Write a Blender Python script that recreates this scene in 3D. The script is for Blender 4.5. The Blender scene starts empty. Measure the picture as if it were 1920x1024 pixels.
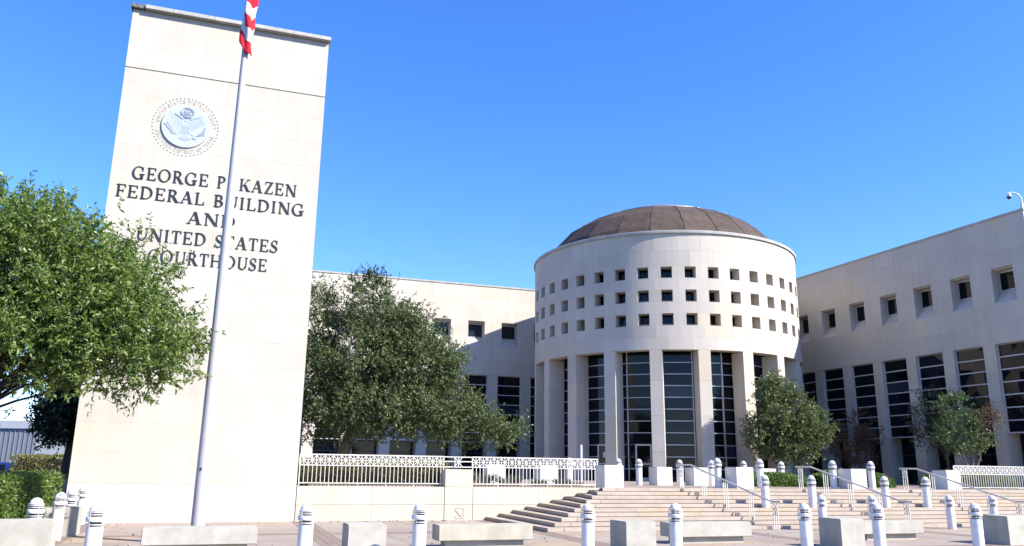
import bpy, bmesh, math, random
import numpy as np
from mathutils import Vector, Matrix

PI = math.pi
rad = math.radians
random.seed(7)
rng = np.random.default_rng(11)
C = bpy.context.scene.collection
scene = bpy.context.scene

# ------------------------------------------------------------------ camera
cam_d = bpy.data.cameras.new('camera')
cam = bpy.data.objects.new('camera', cam_d)
C.objects.link(cam)
cam_d.sensor_fit = 'HORIZONTAL'
cam_d.sensor_width = 36.0
cam_d.lens = 36.0 * 1515.4 / 1920.0
cam_d.clip_start = 0.1
cam_d.clip_end = 3000
PITCH, ROLL = rad(13.738), rad(0.735)
cam.matrix_world = (Matrix.Translation((0, 0, 1.70)) @ Matrix.Rotation(PI / 2 + PITCH, 4, 'X')
                    @ Matrix.Rotation(ROLL, 4, 'Z'))
scene.camera = cam

# ------------------------------------------------------------------ sky, sun, exposure
SUN_BEAR, SUN_EL = rad(115.0), rad(38.0)          # bearing clockwise from +Y
world = bpy.data.worlds.new('World')
scene.world = world
world.use_nodes = True
wn = world.node_tree.nodes
wl = world.node_tree.links
bg = wn['Background']
sky = wn.new('ShaderNodeTexSky')
sky.sky_type = 'NISHITA'
sky.sun_disc = False
sky.sun_elevation = SUN_EL
sky.sun_rotation = SUN_BEAR
sky.altitude = 150
sky.air_density = 1.0
sky.dust_density = 0.25
sky.ozone_density = 3.0
sat = wn.new('ShaderNodeHueSaturation')
sat.inputs['Saturation'].default_value = 1.26
tint = wn.new('ShaderNodeMix'); tint.data_type = 'RGBA'; tint.blend_type = 'MULTIPLY'; tint.inputs['Factor'].default_value = 1.0
tint.inputs['B'].default_value = (0.70, 0.725, 0.96, 1)      # deep, slightly violet blue of the photographed sky
wl.new(sky.outputs[0], sat.inputs['Color'])
wl.new(sat.outputs[0], tint.inputs['A'])
wl.new(tint.outputs['Result'], bg.inputs['Color'])
bg.inputs['Strength'].default_value = 0.15

sun_d = bpy.data.lights.new('sun', 'SUN')
sun_d.energy = 4.9
sun_d.angle = rad(0.5)
sun_d.color = (1.0, 0.945, 0.86)
sun = bpy.data.objects.new('sun', sun_d)
C.objects.link(sun)
sv = Vector((math.sin(SUN_BEAR) * math.cos(SUN_EL), math.cos(SUN_BEAR) * math.cos(SUN_EL), math.sin(SUN_EL)))
sun.rotation_euler = sv.to_track_quat('Z', 'Y').to_euler()
sun.location = (60, -30, 60)

scene.view_settings.view_transform = 'Standard'
scene.view_settings.look = 'None'
scene.view_settings.gamma = 1.0
scene.view_settings.use_curve_mapping = False
scene.view_settings.exposure = 1.2

# ------------------------------------------------------------------ frame of the site
A = rad(18.9)                                      # direction of the retaining wall and tower
OX, OY = -6.96, 27.44                              # right foot of the tower
TA = (math.cos(A), math.sin(A))
NA = (math.sin(A), -math.cos(A))


def W(s, d, z=0.0):
    """point s metres along the retaining wall, d metres in front of it"""
    return Vector((OX + s * TA[0] + d * NA[0], OY + s * TA[1] + d * NA[1], z))


ZP = 1.17                                          # level of the upper plaza

# ------------------------------------------------------------------ materials


def nmat(name):
    m = bpy.data.materials.new(name)
    m.use_nodes = True
    nt = m.node_tree
    return m, nt, nt.nodes, nt.links, nt.nodes['Principled BSDF']


def rock(name, col, col2=None, rough=0.8, scale=3.0, vary=0.06, bump=0.15, fine=60.0, spec=0.25, streak=0.0):
    """mineral surface: slow tone drift, fine grain, per object tone"""
    m, nt, N, Lk, b = nmat(name)
    tc = N.new('ShaderNodeTexCoord')
    n1 = N.new('ShaderNodeTexNoise'); n1.inputs['Scale'].default_value = scale; n1.inputs['Detail'].default_value = 6
    n1.inputs['Roughness'].default_value = 0.65
    geo = N.new('ShaderNodeNewGeometry')
    Lk.new(geo.outputs['Position'], n1.inputs['Vector'])
    r1 = N.new('ShaderNodeValToRGB')
    r1.color_ramp.elements[0].position = 0.33; r1.color_ramp.elements[1].position = 0.68
    c2 = col2 or tuple(c * 0.78 for c in col)
    r1.color_ramp.elements[0].color = (*c2, 1); r1.color_ramp.elements[1].color = (*col, 1)
    Lk.new(n1.outputs['Fac'], r1.inputs['Fac'])
    n2 = N.new('ShaderNodeTexNoise'); n2.inputs['Scale'].default_value = fine; n2.inputs['Detail'].default_value = 4
    Lk.new(geo.outputs['Position'], n2.inputs['Vector'])
    mr = N.new('ShaderNodeMapRange'); mr.inputs['From Min'].default_value = 0.3; mr.inputs['From Max'].default_value = 0.7
    mr.inputs['To Min'].default_value = 0.93; mr.inputs['To Max'].default_value = 1.05
    Lk.new(n2.outputs['Fac'], mr.inputs['Value'])
    oi = N.new('ShaderNodeObjectInfo')
    mv = N.new('ShaderNodeMapRange'); mv.inputs['To Min'].default_value = 1 - vary; mv.inputs['To Max'].default_value = 1 + vary * 0.6
    Lk.new(oi.outputs['Random'], mv.inputs['Value'])
    mu = N.new('ShaderNodeMath'); mu.operation = 'MULTIPLY'
    Lk.new(mr.outputs[0], mu.inputs[0]); Lk.new(mv.outputs[0], mu.inputs[1])
    last = mu.outputs[0]
    if streak > 0:
        mp = N.new('ShaderNodeMapping'); mp.inputs['Scale'].default_value = (2.2, 2.2, 0.12)
        Lk.new(geo.outputs['Position'], mp.inputs['Vector'])
        n3 = N.new('ShaderNodeTexNoise'); n3.inputs['Scale'].default_value = 1.6; n3.inputs['Detail'].default_value = 5
        Lk.new(mp.outputs[0], n3.inputs['Vector'])
        ms = N.new('ShaderNodeMapRange'); ms.inputs['From Min'].default_value = 0.35; ms.inputs['From Max'].default_value = 0.6
        ms.inputs['To Min'].default_value = 1 - streak; ms.inputs['To Max'].default_value = 1.0
        Lk.new(n3.outputs['Fac'], ms.inputs['Value'])
        m3 = N.new('ShaderNodeMath'); m3.operation = 'MULTIPLY'
        Lk.new(last, m3.inputs[0]); Lk.new(ms.outputs[0], m3.inputs[1]); last = m3.outputs[0]
    mx = N.new('ShaderNodeMix'); mx.data_type = 'RGBA'; mx.blend_type = 'MULTIPLY'; mx.inputs['Factor'].default_value = 1.0
    Lk.new(r1.outputs[0], mx.inputs['A']); Lk.new(last, mx.inputs['B'])
    # warm tint per object: some stones run yellow
    hs = N.new('ShaderNodeMix'); hs.data_type = 'RGBA'; hs.blend_type = 'MULTIPLY'
    gt = N.new('ShaderNodeMath'); gt.operation = 'GREATER_THAN'; gt.inputs[1].default_value = 0.88
    Lk.new(oi.outputs['Random'], gt.inputs[0])
    sc = N.new('ShaderNodeMath'); sc.operation = 'MULTIPLY'; sc.inputs[1].default_value = min(1.0, vary * 9)
    Lk.new(gt.outputs[0], sc.inputs[0]); Lk.new(sc.outputs[0], hs.inputs['Factor'])
    Lk.new(mx.outputs['Result'], hs.inputs['A']); hs.inputs['B'].default_value = (1.0, 0.94, 0.82, 1)
    Lk.new(hs.outputs['Result'], b.inputs['Base Color'])
    b.inputs['Roughness'].default_value = rough
    b.inputs['Specular IOR Level'].default_value = spec
    bp = N.new('ShaderNodeBump'); bp.inputs['Strength'].default_value = bump; bp.inputs['Distance'].default_value = 0.01
    Lk.new(n2.outputs['Fac'], bp.inputs['Height']); Lk.new(bp.outputs[0], b.inputs['Normal'])
    return m


def paint(name, col, rough=0.45, metal=0.0, dirt=0.12, spec=0.5):
    m, nt, N, Lk, b = nmat(name)
    geo = N.new('ShaderNodeNewGeometry')
    n1 = N.new('ShaderNodeTexNoise'); n1.inputs['Scale'].default_value = 5.0; n1.inputs['Detail'].default_value = 7
    Lk.new(geo.outputs['Position'], n1.inputs['Vector'])
    r = N.new('ShaderNodeValToRGB')
    r.color_ramp.elements[0].position = 0.32; r.color_ramp.elements[1].position = 0.62
    r.color_ramp.elements[0].color = (*[c * (1 - dirt) for c in col], 1); r.color_ramp.elements[1].color = (*col, 1)
    Lk.new(n1.outputs['Fac'], r.inputs['Fac']); Lk.new(r.outputs[0], b.inputs['Base Color'])
    mr = N.new('ShaderNodeMapRange'); mr.inputs['To Min'].default_value = rough * 0.8; mr.inputs['To Max'].default_value = min(1, rough * 1.25)
    Lk.new(n1.outputs['Fac'], mr.inputs['Value']); Lk.new(mr.outputs[0], b.inputs['Roughness'])
    b.inputs['Metallic'].default_value = metal
    b.inputs['Specular IOR Level'].default_value = spec
    return m


def leafmat(name, c1, c2, trans=0.3, rough=0.5, odd=None):
    m, nt, N, Lk, b = nmat(name)
    geo = N.new('ShaderNodeNewGeometry')
    r = N.new('ShaderNodeValToRGB')
    r.color_ramp.elements[0].color = (*c1, 1); r.color_ramp.elements[1].color = (*c2, 1)
    if odd:
        e = r.color_ramp.elements.new(0.93); e.color = (*c2, 1)
        r.color_ramp.elements[-1].color = (*odd, 1)
    n1 = N.new('ShaderNodeTexNoise'); n1.inputs['Scale'].default_value = 0.9
    Lk.new(geo.outputs['Position'], n1.inputs['Vector'])
    ad = N.new('ShaderNodeMath'); ad.operation = 'ADD'
    m1 = N.new('ShaderNodeMath'); m1.operation = 'MULTIPLY_ADD'; m1.inputs[1].default_value = 0.7; m1.inputs[2].default_value = -0.2
    Lk.new(n1.outputs['Fac'], m1.inputs[0])
    m2 = N.new('ShaderNodeMath'); m2.operation = 'MULTIPLY'; m2.inputs[1].default_value = 0.8
    Lk.new(geo.outputs['Random Per Island'], m2.inputs[0])
    Lk.new(m1.outputs[0], ad.inputs[0]); Lk.new(m2.outputs[0], ad.inputs[1])
    Lk.new(ad.outputs[0], r.inputs['Fac'])
    Lk.new(r.outputs[0], b.inputs['Base Color'])
    b.inputs['Roughness'].default_value = rough
    b.inputs['Specular IOR Level'].default_value = 0.45
    tr = N.new('ShaderNodeBsdfTranslucent')
    br = N.new('ShaderNodeMix'); br.data_type = 'RGBA'; br.blend_type = 'MULTIPLY'; br.inputs['Factor'].default_value = 1
    br.inputs['B'].default_value = (1.0, 1.15, 0.5, 1)
    Lk.new(r.outputs[0], br.inputs['A']); Lk.new(br.outputs['Result'], tr.inputs['Color'])
    ms = N.new('ShaderNodeMixShader'); ms.inputs[0].default_value = trans
    Lk.new(b.outputs[0], ms.inputs[1]); Lk.new(tr.outputs[0], ms.inputs[2])
    Lk.new(ms.outputs[0], N['Material Output'].inputs['Surface'])
    return m


def barkmat(name, col):
    m, nt, N, Lk, b = nmat(name)
    geo = N.new('ShaderNodeNewGeometry')
    mp = N.new('ShaderNodeMapping'); mp.inputs['Scale'].default_value = (9, 9, 2)
    Lk.new(geo.outputs['Position'], mp.inputs['Vector'])
    n1 = N.new('ShaderNodeTexNoise'); n1.inputs['Scale'].default_value = 2.0; n1.inputs['Detail'].default_value = 8
    Lk.new(mp.outputs[0], n1.inputs['Vector'])
    r = N.new('ShaderNodeValToRGB'); r.color_ramp.elements[0].position = 0.3; r.color_ramp.elements[1].position = 0.7
    r.color_ramp.elements[0].color = (*[c * 0.45 for c in col], 1); r.color_ramp.elements[1].color = (*col, 1)
    Lk.new(n1.outputs['Fac'], r.inputs['Fac']); Lk.new(r.outputs[0], b.inputs['Base Color'])
    b.inputs['Roughness'].default_value = 0.9
    bp = N.new('ShaderNodeBump'); bp.inputs['Strength'].default_value = 0.6; bp.inputs['Distance'].default_value = 0.02
    Lk.new(n1.outputs['Fac'], bp.inputs['Height']); Lk.new(bp.outputs[0], b.inputs['Normal'])
    return m


M = {}
M['lime'] = rock('limestone', (0.54, 0.492, 0.422), (0.492, 0.444, 0.368), 0.85, 0.5, 0.07, 0.08, 40, streak=0.06)
M['tower'] = rock('tower_limestone', (0.488, 0.457, 0.402), (0.452, 0.416, 0.348), 0.85, 0.6, 0.04, 0.06, 40, streak=0.04)
M['tower_base'] = rock('white_base_stone', (0.52, 0.50, 0.47), (0.48, 0.46, 0.43), 0.8, 0.8, 0.02, 0.05, 40)
M['wall'] = rock('cream_wall_stone', (0.485, 0.445, 0.372), (0.455, 0.41, 0.33), 0.85, 0.9, 0.03, 0.06, 40, streak=0.06)
M['joint'] = rock('joint_mortar', (0.40, 0.37, 0.31), None, 0.95, 2.0, 0.0, 0.1, 60)
M['coping'] = rock('coping_stone', (0.46, 0.45, 0.42), (0.36, 0.35, 0.32), 0.9, 1.6, 0.06, 0.15, 40, streak=0.15)
M['stain'] = rock('stained_coping', (0.20, 0.20, 0.18), (0.06, 0.06, 0.055), 0.9, 9.0, 0.0, 0.2, 60)
M['conc'] = rock('bench_concrete', (0.45, 0.425, 0.365), (0.34, 0.325, 0.275), 0.9, 2.6, 0.07, 0.22, 55, streak=0.10)
M['planter'] = rock('white_planter', (0.62, 0.60, 0.57), (0.57, 0.55, 0.52), 0.8, 1.5, 0.04, 0.06, 50)
M['slab'] = rock('paving_concrete', (0.335, 0.28, 0.237), (0.28, 0.23, 0.19), 0.9, 1.4, 0.12, 0.25, 90, 0.12)
M['upper'] = rock('upper_paving', (0.30, 0.24, 0.20), (0.255, 0.205, 0.17), 0.95, 1.0, 0.0, 0.2, 90, 0.05)
M['brick'] = rock('brick_paving', (0.26, 0.195, 0.16), (0.19, 0.145, 0.12), 0.9, 3.0, 0.08, 0.35, 35)
M['step'] = rock('step_granite', (0.42, 0.35, 0.285), (0.35, 0.29, 0.235), 0.9, 2.2, 0.09, 0.2, 80, 0.1)
M['white'] = paint('white_paint', (0.70, 0.685, 0.68), 0.5, 0, 0.2)
M['white_metal'] = paint('white_railing_paint', (0.54, 0.51, 0.46), 0.5, 0, 0.08)
M['rail'] = paint('grey_rail_paint', (0.46, 0.44, 0.42), 0.45, 0, 0.1)
M['alu'] = paint('aluminium_pole', (0.44, 0.415, 0.41), 0.45, 0.12, 0.06, 0.3)
M['mullion'] = paint('mullion_metal', (0.46, 0.47, 0.49), 0.4, 0.3, 0.05)
M['frame_dark'] = paint('dark_frame', (0.05, 0.05, 0.055), 0.5, 0.2, 0.05)
M['black'] = paint('letter_bronze', (0.022, 0.024, 0.03), 0.5, 0.3, 0.1)
M['core'] = paint('bollard_core', (0.16, 0.12, 0.10), 0.6, 0, 0.1)
M['seal_plate'] = paint('seal_plate', (0.39, 0.43, 0.475), 0.5, 0.0, 0.06)
M['seal_relief'] = paint('seal_relief', (0.325, 0.375, 0.455), 0.5, 0.0, 0.06)
M['seal_ring'] = paint('seal_ring', (0.31, 0.315, 0.325), 0.6, 0.0, 0.1)
M['red'] = paint('flag_red', (0.52, 0.025, 0.04), 0.85, 0, 0.1, 0.1)
M['flagwhite'] = paint('flag_white', (0.72, 0.68, 0.68), 0.85, 0, 0.05, 0.1)
M['blue'] = paint('flag_blue', (0.02, 0.03, 0.14), 0.85, 0, 0.05, 0.1)
M['paper_and_glare'] = paint('notice_and_glare_white', (0.6, 0.62, 0.64), 0.7, 0, 0.05)
M['refl_blue'] = paint('glare_blue', (0.03, 0.06, 0.20), 0.7, 0, 0.05)  # blue strokes of the painted window reflection
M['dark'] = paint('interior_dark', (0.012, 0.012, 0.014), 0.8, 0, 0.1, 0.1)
M['carblue'] = paint('car_blue', (0.02, 0.045, 0.16), 0.25, 0.3, 0.05)
M['tyre'] = paint('tyre_rubber', (0.02, 0.02, 0.02), 0.85, 0, 0.1)
M['siding'] = paint('warehouse_siding', (0.22, 0.24, 0.27), 0.55, 0.2, 0.1)
M['fascia'] = paint('warehouse_fascia', (0.42, 0.44, 0.47), 0.5, 0.1, 0.06)
M['soil'] = rock('bed_soil', (0.10, 0.075, 0.05), (0.06, 0.045, 0.03), 0.95, 5, 0, 0.5, 60)


def glassmat():
    m, nt, N, Lk, b = nmat('dark_glass')
    oi = N.new('ShaderNodeObjectInfo')
    r = N.new('ShaderNodeValToRGB')
    r.color_ramp.elements[0].color = (0.002, 0.003, 0.005, 1); r.color_ramp.elements[1].color = (0.007, 0.009, 0.014, 1)
    e_ = r.color_ramp.elements.new(0.86); e_.color = (0.006, 0.008, 0.013, 1)
    r.color_ramp.elements[-1].color = (0.020, 0.028, 0.048, 1)
    Lk.new(oi.outputs['Random'], r.inputs['Fac']); Lk.new(r.outputs[0], b.inputs['Base Color'])
    b.inputs['Roughness'].default_value = 0.03
    b.inputs['IOR'].default_value = 1.5
    b.inputs['Specular IOR Level'].default_value = 0.24
    geo = N.new('ShaderNodeNewGeometry')
    n = N.new('ShaderNodeTexNoise'); n.inputs['Scale'].default_value = 0.8; n.inputs['Detail'].default_value = 1
    Lk.new(geo.outputs['Position'], n.inputs['Vector'])
    bp = N.new('ShaderNodeBump'); bp.inputs['Strength'].default_value = 0.04; bp.inputs['Distance'].default_value = 0.05
    Lk.new(n.outputs['Fac'], bp.inputs['Height']); Lk.new(bp.outputs[0], b.inputs['Normal'])
    return m


M['glass'] = glassmat()


def domemat():
    m, nt, N, Lk, b = nmat('bronze_roof')
    geo = N.new('ShaderNodeNewGeometry')
    mp = N.new('ShaderNodeMapping'); mp.inputs['Scale'].default_value = (1.5, 1.5, 0.35)
    Lk.new(geo.outputs['Position'], mp.inputs['Vector'])
    n1 = N.new('ShaderNodeTexNoise'); n1.inputs['Scale'].default_value = 1.6; n1.inputs['Detail'].default_value = 8
    n1.inputs['Roughness'].default_value = 0.7
    Lk.new(mp.outputs[0], n1.inputs['Vector'])
    r = N.new('ShaderNodeValToRGB'); r.color_ramp.elements[0].position = 0.3; r.color_ramp.elements[1].position = 0.72
    r.color_ramp.elements[0].color = (0.048, 0.034, 0.027, 1); r.color_ramp.elements[1].color = (0.105, 0.076, 0.060, 1)
    Lk.new(n1.outputs['Fac'], r.inputs['Fac'])
    oi = N.new('ShaderNodeObjectInfo')
    mv = N.new('ShaderNodeMapRange'); mv.inputs['To Min'].default_value = 0.85; mv.inputs['To Max'].default_value = 1.1
    Lk.new(oi.outputs['Random'], mv.inputs['Value'])
    mx = N.new('ShaderNodeMix'); mx.data_type = 'RGBA'; mx.blend_type = 'MULTIPLY'; mx.inputs['Factor'].default_value = 1
    Lk.new(r.outputs[0], mx.inputs['A']); Lk.new(mv.outputs[0], mx.inputs['B'])
    Lk.new(mx.outputs['Result'], b.inputs['Base Color'])
    b.inputs['Roughness'].default_value = 0.75; b.inputs['Specular IOR Level'].default_value = 0.2
    return m


M['dome'] = domemat()
M['dome_cap'] = paint('cap_metal', (0.24, 0.24, 0.25), 0.5, 0.4, 0.15)
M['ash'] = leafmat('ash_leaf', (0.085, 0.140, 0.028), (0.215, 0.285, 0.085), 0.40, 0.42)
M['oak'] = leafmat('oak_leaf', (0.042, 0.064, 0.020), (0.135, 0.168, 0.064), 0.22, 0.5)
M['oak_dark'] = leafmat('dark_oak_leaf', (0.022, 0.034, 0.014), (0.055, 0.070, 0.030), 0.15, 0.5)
M['small'] = leafmat('small_tree_leaf', (0.055, 0.085, 0.026), (0.165, 0.19, 0.08), 0.25, 0.45)
M['small2'] = leafmat('pale_tree_leaf', (0.045, 0.080, 0.022), (0.105, 0.150, 0.050), 0.25, 0.5, (0.24, 0.16, 0.05))
M['brown'] = leafmat('dry_brown_leaf', (0.060, 0.036, 0.020), (0.15, 0.085, 0.042), 0.2, 0.7)
M['hedge'] = leafmat('hedge_leaf', (0.036, 0.076, 0.010), (0.125, 0.185, 0.028), 0.25, 0.42)
M['hedge_y'] = leafmat('yellow_hedge_leaf', (0.070, 0.085, 0.016), (0.20, 0.195, 0.055), 0.22, 0.5)
M['shrub'] = leafmat('low_shrub_leaf', (0.055, 0.105, 0.016), (0.13, 0.205, 0.040), 0.25, 0.5)
M['blade'] = leafmat('grass_blade', (0.075, 0.080, 0.045), (0.19, 0.18, 0.11), 0.25, 0.6)
M['bark'] = barkmat('grey_bark', (0.15, 0.115, 0.085))
M['bark_pale'] = barkmat('pale_bark', (0.30, 0.25, 0.20))
M['bark_dark'] = barkmat('dark_bark', (0.07, 0.05, 0.038))

# ------------------------------------------------------------------ helpers


class MB:
    """collects shapes for ONE mesh"""

    def __init__(self):
        self.v = []
        self.f = []
        self.mi = []

    def quadhex(self, pts, mi=0):
        """8 points: bottom 4 ccw, top 4 ccw"""
        b = len(self.v)
        self.v += [tuple(p) for p in pts]
        for q in ((3, 2, 1, 0), (4, 5, 6, 7), (0, 1, 5, 4), (1, 2, 6, 5), (2, 3, 7, 6), (3, 0, 4, 7)):
            self.f.append([b + i for i in q]); self.mi.append(mi)

    def box(self, x0, x1, y0, y1, z0, z1, mi=0):
        self.quadhex([(x0, y0, z0), (x1, y0, z0), (x1, y1, z0), (x0, y1, z0),
                      (x0, y0, z1), (x1, y0, z1), (x1, y1, z1), (x0, y1, z1)], mi)

    def bevbox(self, x0, x1, y0, y1, z0, z1, b=0.01, mi=0):
        bm = bmesh.new()
        bmesh.ops.create_cube(bm, size=1.0)
        for v in bm.verts:
            v.co = Vector(((x0 + x1) / 2 + v.co.x * (x1 - x0), (y0 + y1) / 2 + v.co.y * (y1 - y0), (z0 + z1) / 2 + v.co.z * (z1 - z0)))
        bmesh.ops.bevel(bm, geom=list(bm.edges), offset=b, segments=2, affect='EDGES')
        self.add_bm(bm, mi)

    def add_bm(self, bm, mi=0):
        b = len(self.v)
        bm.verts.index_update()
        self.v += [tuple(v.co) for v in bm.verts]
        for f in bm.faces:
            self.f.append([b + v.index for v in f.verts]); self.mi.append(mi)
        bm.free()

    def prism(self, poly, z0, z1, mi=0):
        n = len(poly); b = len(self.v)
        self.v += [(p[0], p[1], z0) for p in poly] + [(p[0], p[1], z1) for p in poly]
        self.f.append([b + i for i in range(n)][::-1]); self.mi.append(mi)
        self.f.append([b + n + i for i in range(n)]); self.mi.append(mi)
        for i in range(n):
            j = (i + 1) % n
            self.f.append([b + i, b + j, b + n + j, b + n + i]); self.mi.append(mi)

    def lathe(self, prof, seg=24, cx=0.0, cy=0.0, mi=0, a0=0.0, a1=2 * PI, cap=True):
        """prof: list of (r, z), bottom to top"""
        full = abs(a1 - a0 - 2 * PI) < 1e-6
        n = seg if full else seg + 1
        b = len(self.v)
        for r, z in prof:
            for i in range(n):
                a = a0 + (a1 - a0) * i / seg
                self.v.append((cx + r * math.cos(a), cy + r * math.sin(a), z))
        for k in range(len(prof) - 1):
            for i in range(seg):
                j = (i + 1) % n
                self.f.append([b + k * n + i, b + k * n + j, b + (k + 1) * n + j, b + (k + 1) * n + i]); self.mi.append(mi)
        if cap and full:
            if prof[0][0] > 1e-4:
                self.f.append([b + i for i in range(n)][::-1]); self.mi.append(mi)
            if prof[-1][0] > 1e-4:
                self.f.append([b + (len(prof) - 1) * n + i for i in range(n)]); self.mi.append(mi)

    def tube(self, pts, rr, seg=8, mi=0, cap=True):
        pts = [Vector(p) for p in pts]
        if not hasattr(rr, '__len__'):
            rr = [rr] * len(pts)
        b = len(self.v)
        prev = None
        for k, p in enumerate(pts):
            t = (pts[min(k + 1, len(pts) - 1)] - pts[max(k - 1, 0)])
            t.normalize()
            if prev is None:
                u = t.orthogonal().normalized()
            else:
                u = (prev - t * prev.dot(t))
                u = u.normalized() if u.length > 1e-6 else t.orthogonal().normalized()
            prev = u
            w = t.cross(u)
            for i in range(seg):
                a = 2 * PI * i / seg
                self.v.append(tuple(p + (u * math.cos(a) + w * math.sin(a)) * rr[k]))
        for k in range(len(pts) - 1):
            for i in range(seg):
                j = (i + 1) % seg
                self.f.append([b + k * seg + i, b + k * seg + j, b + (k + 1) * seg + j, b + (k + 1) * seg + i]); self.mi.append(mi)
        if cap:
            self.f.append([b + i for i in range(seg)][::-1]); self.mi.append(mi)
            self.f.append([b + (len(pts) - 1) * seg + i for i in range(seg)]); self.mi.append(mi)

    def bar(self, p, q, w, h=None, mi=0, up=(0, 0, 1)):
        """square bar from p to q"""
        p, q = Vector(p), Vector(q); h = h or w
        t = (q - p).normalized(); u = Vector(up)
        if abs(t.dot(u)) > 0.98:
            u = Vector((1, 0, 0))
        s = t.cross(u).normalized() * (w / 2); u = s.cross(t).normalized() * (h / 2)
        self.quadhex([p - s - u, p + s - u, p + s + u, p - s + u, q - s - u, q + s - u, q + s + u, q - s + u], mi)

    def mesh(self, name, mats, smooth=None):
        me = bpy.data.meshes.new(name)
        me.from_pydata(self.v, [], self.f)
        mats = mats if isinstance(mats, (list, tuple)) else [mats]
        for m in mats:
            me.materials.append(m)
        if len(mats) > 1:
            me.polygons.foreach_set('material_index', self.mi)
        bm = bmesh.new(); bm.from_mesh(me)
        bmesh.ops.recalc_face_normals(bm, faces=bm.faces)
        bm.to_mesh(me); bm.free()
        if smooth is not None:
            me.polygons.foreach_set('use_smooth', [True] * len(me.polygons))
            me.set_sharp_from_angle(angle=rad(smooth))
        me.update()
        return me

    def obj(self, name, mats, parent=None, loc=(0, 0, 0), rz=0.0, smooth=None):
        return link(name, self.mesh(name, mats, smooth), parent, loc, rz)


def link(name, me, parent=None, loc=(0, 0, 0), rz=0.0):
    o = bpy.data.objects.new(name, me)
    C.objects.link(o)
    o.location = loc
    o.rotation_euler = (0, 0, rz)
    if parent:
        o.parent = parent
    return o


def skew(o, k=0.006):
    o.rotation_euler.x += random.uniform(-k, k)
    o.rotation_euler.z += random.uniform(-k, k)
    return o


def tag(o, label=None, cat=None, group=None, kind=None):
    if label: o['label'] = label
    if cat: o['category'] = cat
    if group: o['group'] = group
    if kind: o['kind'] = kind
    return o


def thing(name, label, cat, loc=(0, 0, 0), rz=0.0, group=None):
    return tag(link(name, None, None, loc, rz), label, cat, group)


def copy_tree(o, parent=None):
    c = o.copy()
    C.objects.link(c)
    if parent:
        c.parent = parent
    for ch in list(o.children):
        copy_tree(ch, c)
    return c


BOX = {}


def boxmesh(name, w, d, h, mat, bev=0.0):
    """box with x 0..w, y 0..d, z 0..h, shared between alike pieces"""
    k = (name, round(w, 3), round(d, 3), round(h, 3), mat.name, bev)
    if k not in BOX:
        mb = MB()
        if bev:
            mb.bevbox(0, w, 0, d, 0, h, bev)
        else:
            mb.box(0, w, 0, d, 0, h)
        BOX[k] = mb.mesh(name, mat)
    return BOX[k]


# ------------------------------------------------------------------ ground and plazas
mb = MB()
mb.lathe([(0.01, 0), (60, 0), (200, 0), (900, 0)], 48)
g = mb.obj('ground', rock('street_ground', (0.31, 0.28, 0.24), (0.25, 0.225, 0.19), 0.95, 0.6, 0, 0.3, 30), loc=(0, 0, -0.06))
tag(g, kind='structure')

plaza = MB()
plaza.prism([W(-9, 16), W(36, 16), W(36, -0.3), W(-9, -0.3)], -0.05, 0.0)
plaza = tag(plaza.obj('plaza', M['joint']), kind='structure')
# paving slabs and brick bands, laid along the wall
bands = [-5.9, 0.2, 6.35, 12.4, 18.5, 24.6]
BW = 0.62
xs = []
for i in range(len(bands) - 1):
    a, b_ = bands[i] + BW / 2, bands[i + 1] - BW / 2
    n = 4
    for k in range(n):
        xs.append((a + (b_ - a) * k / n, a + (b_ - a) * (k + 1) / n))
rows_ = [(0.1, 1.75), (1.75, 3.4), (3.4, 5.0), (5.62, 7.1), (7.1, 8.6), (8.6, 10.1), (10.1, 11.5), (12.1, 13.6)]
for (x0, x1) in xs:
    for (d0, d1) in rows_:
        if x0 > 7.0 and d1 < 5.1:
            continue
        jitter = random.uniform(0, 0.003)
        o = link('paving_slab', boxmesh('paving_slab', x1 - x0 - 0.012, d1 - d0 - 0.012, 0.035, M['slab']), plaza,
                 W(x0 + 0.006, d1 - 0.006, -0.028 + jitter), A)
mbk = MB()
kb = 0
for bx in bands:
    x = bx - BW / 2
    for r in range(3):
        d = 0.05
        off = (r % 2) * 0.1
        while d < 13.5:
            if not (bx > 6.6 and d < 5.3):
                p = W(x + r * BW / 3 + 0.004, d + off, 0)
                w_, l_ = BW / 3 - 0.010, 0.19
                q = [W(x + r * BW / 3 + 0.004, d + off), W(x + r * BW / 3 + 0.004 + w_, d + off),
                     W(x + r * BW / 3 + 0.004 + w_, d + off - l_), W(x + r * BW / 3 + 0.004, d + off - l_)]
                mbk.prism(q, -0.03, 0.005 + random.uniform(0, 0.003))
            d += 0.2
for bd in (5.31, 11.8):
    for r in range(3):
        for (x0, x1) in [(bands[i] + BW / 2, bands[i + 1] - BW / 2) for i in range(len(bands) - 1)]:
            if bd < 6 and x0 > 6.5:
                continue
            x = x0 + 0.004 + (r % 2) * 0.1
            while x + 0.19 < x1:
                dd = bd - 0.3 + r * 0.2
                mbk.prism([W(x, dd + 0.19), W(x + 0.19, dd + 0.19), W(x + 0.19, dd), W(x, dd)], -0.03, 0.005 + random.uniform(0, 0.003))
                x += 0.2
o = mbk.obj('brick_band', M['brick'], plaza)
tag(o, kind='stuff')

up = MB()
TOPS = 10
RISE = ZP / TOPS


def stair(i):
    """left wall, left front, right front, right wall corner and depth of step i"""
    return (6.5 + 0.5 * i, 6.55 + 0.367 * i, 34.1 - 0.40 * i, 33.9 - 0.5 * i, 5.8 - 0.37 * i)


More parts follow.
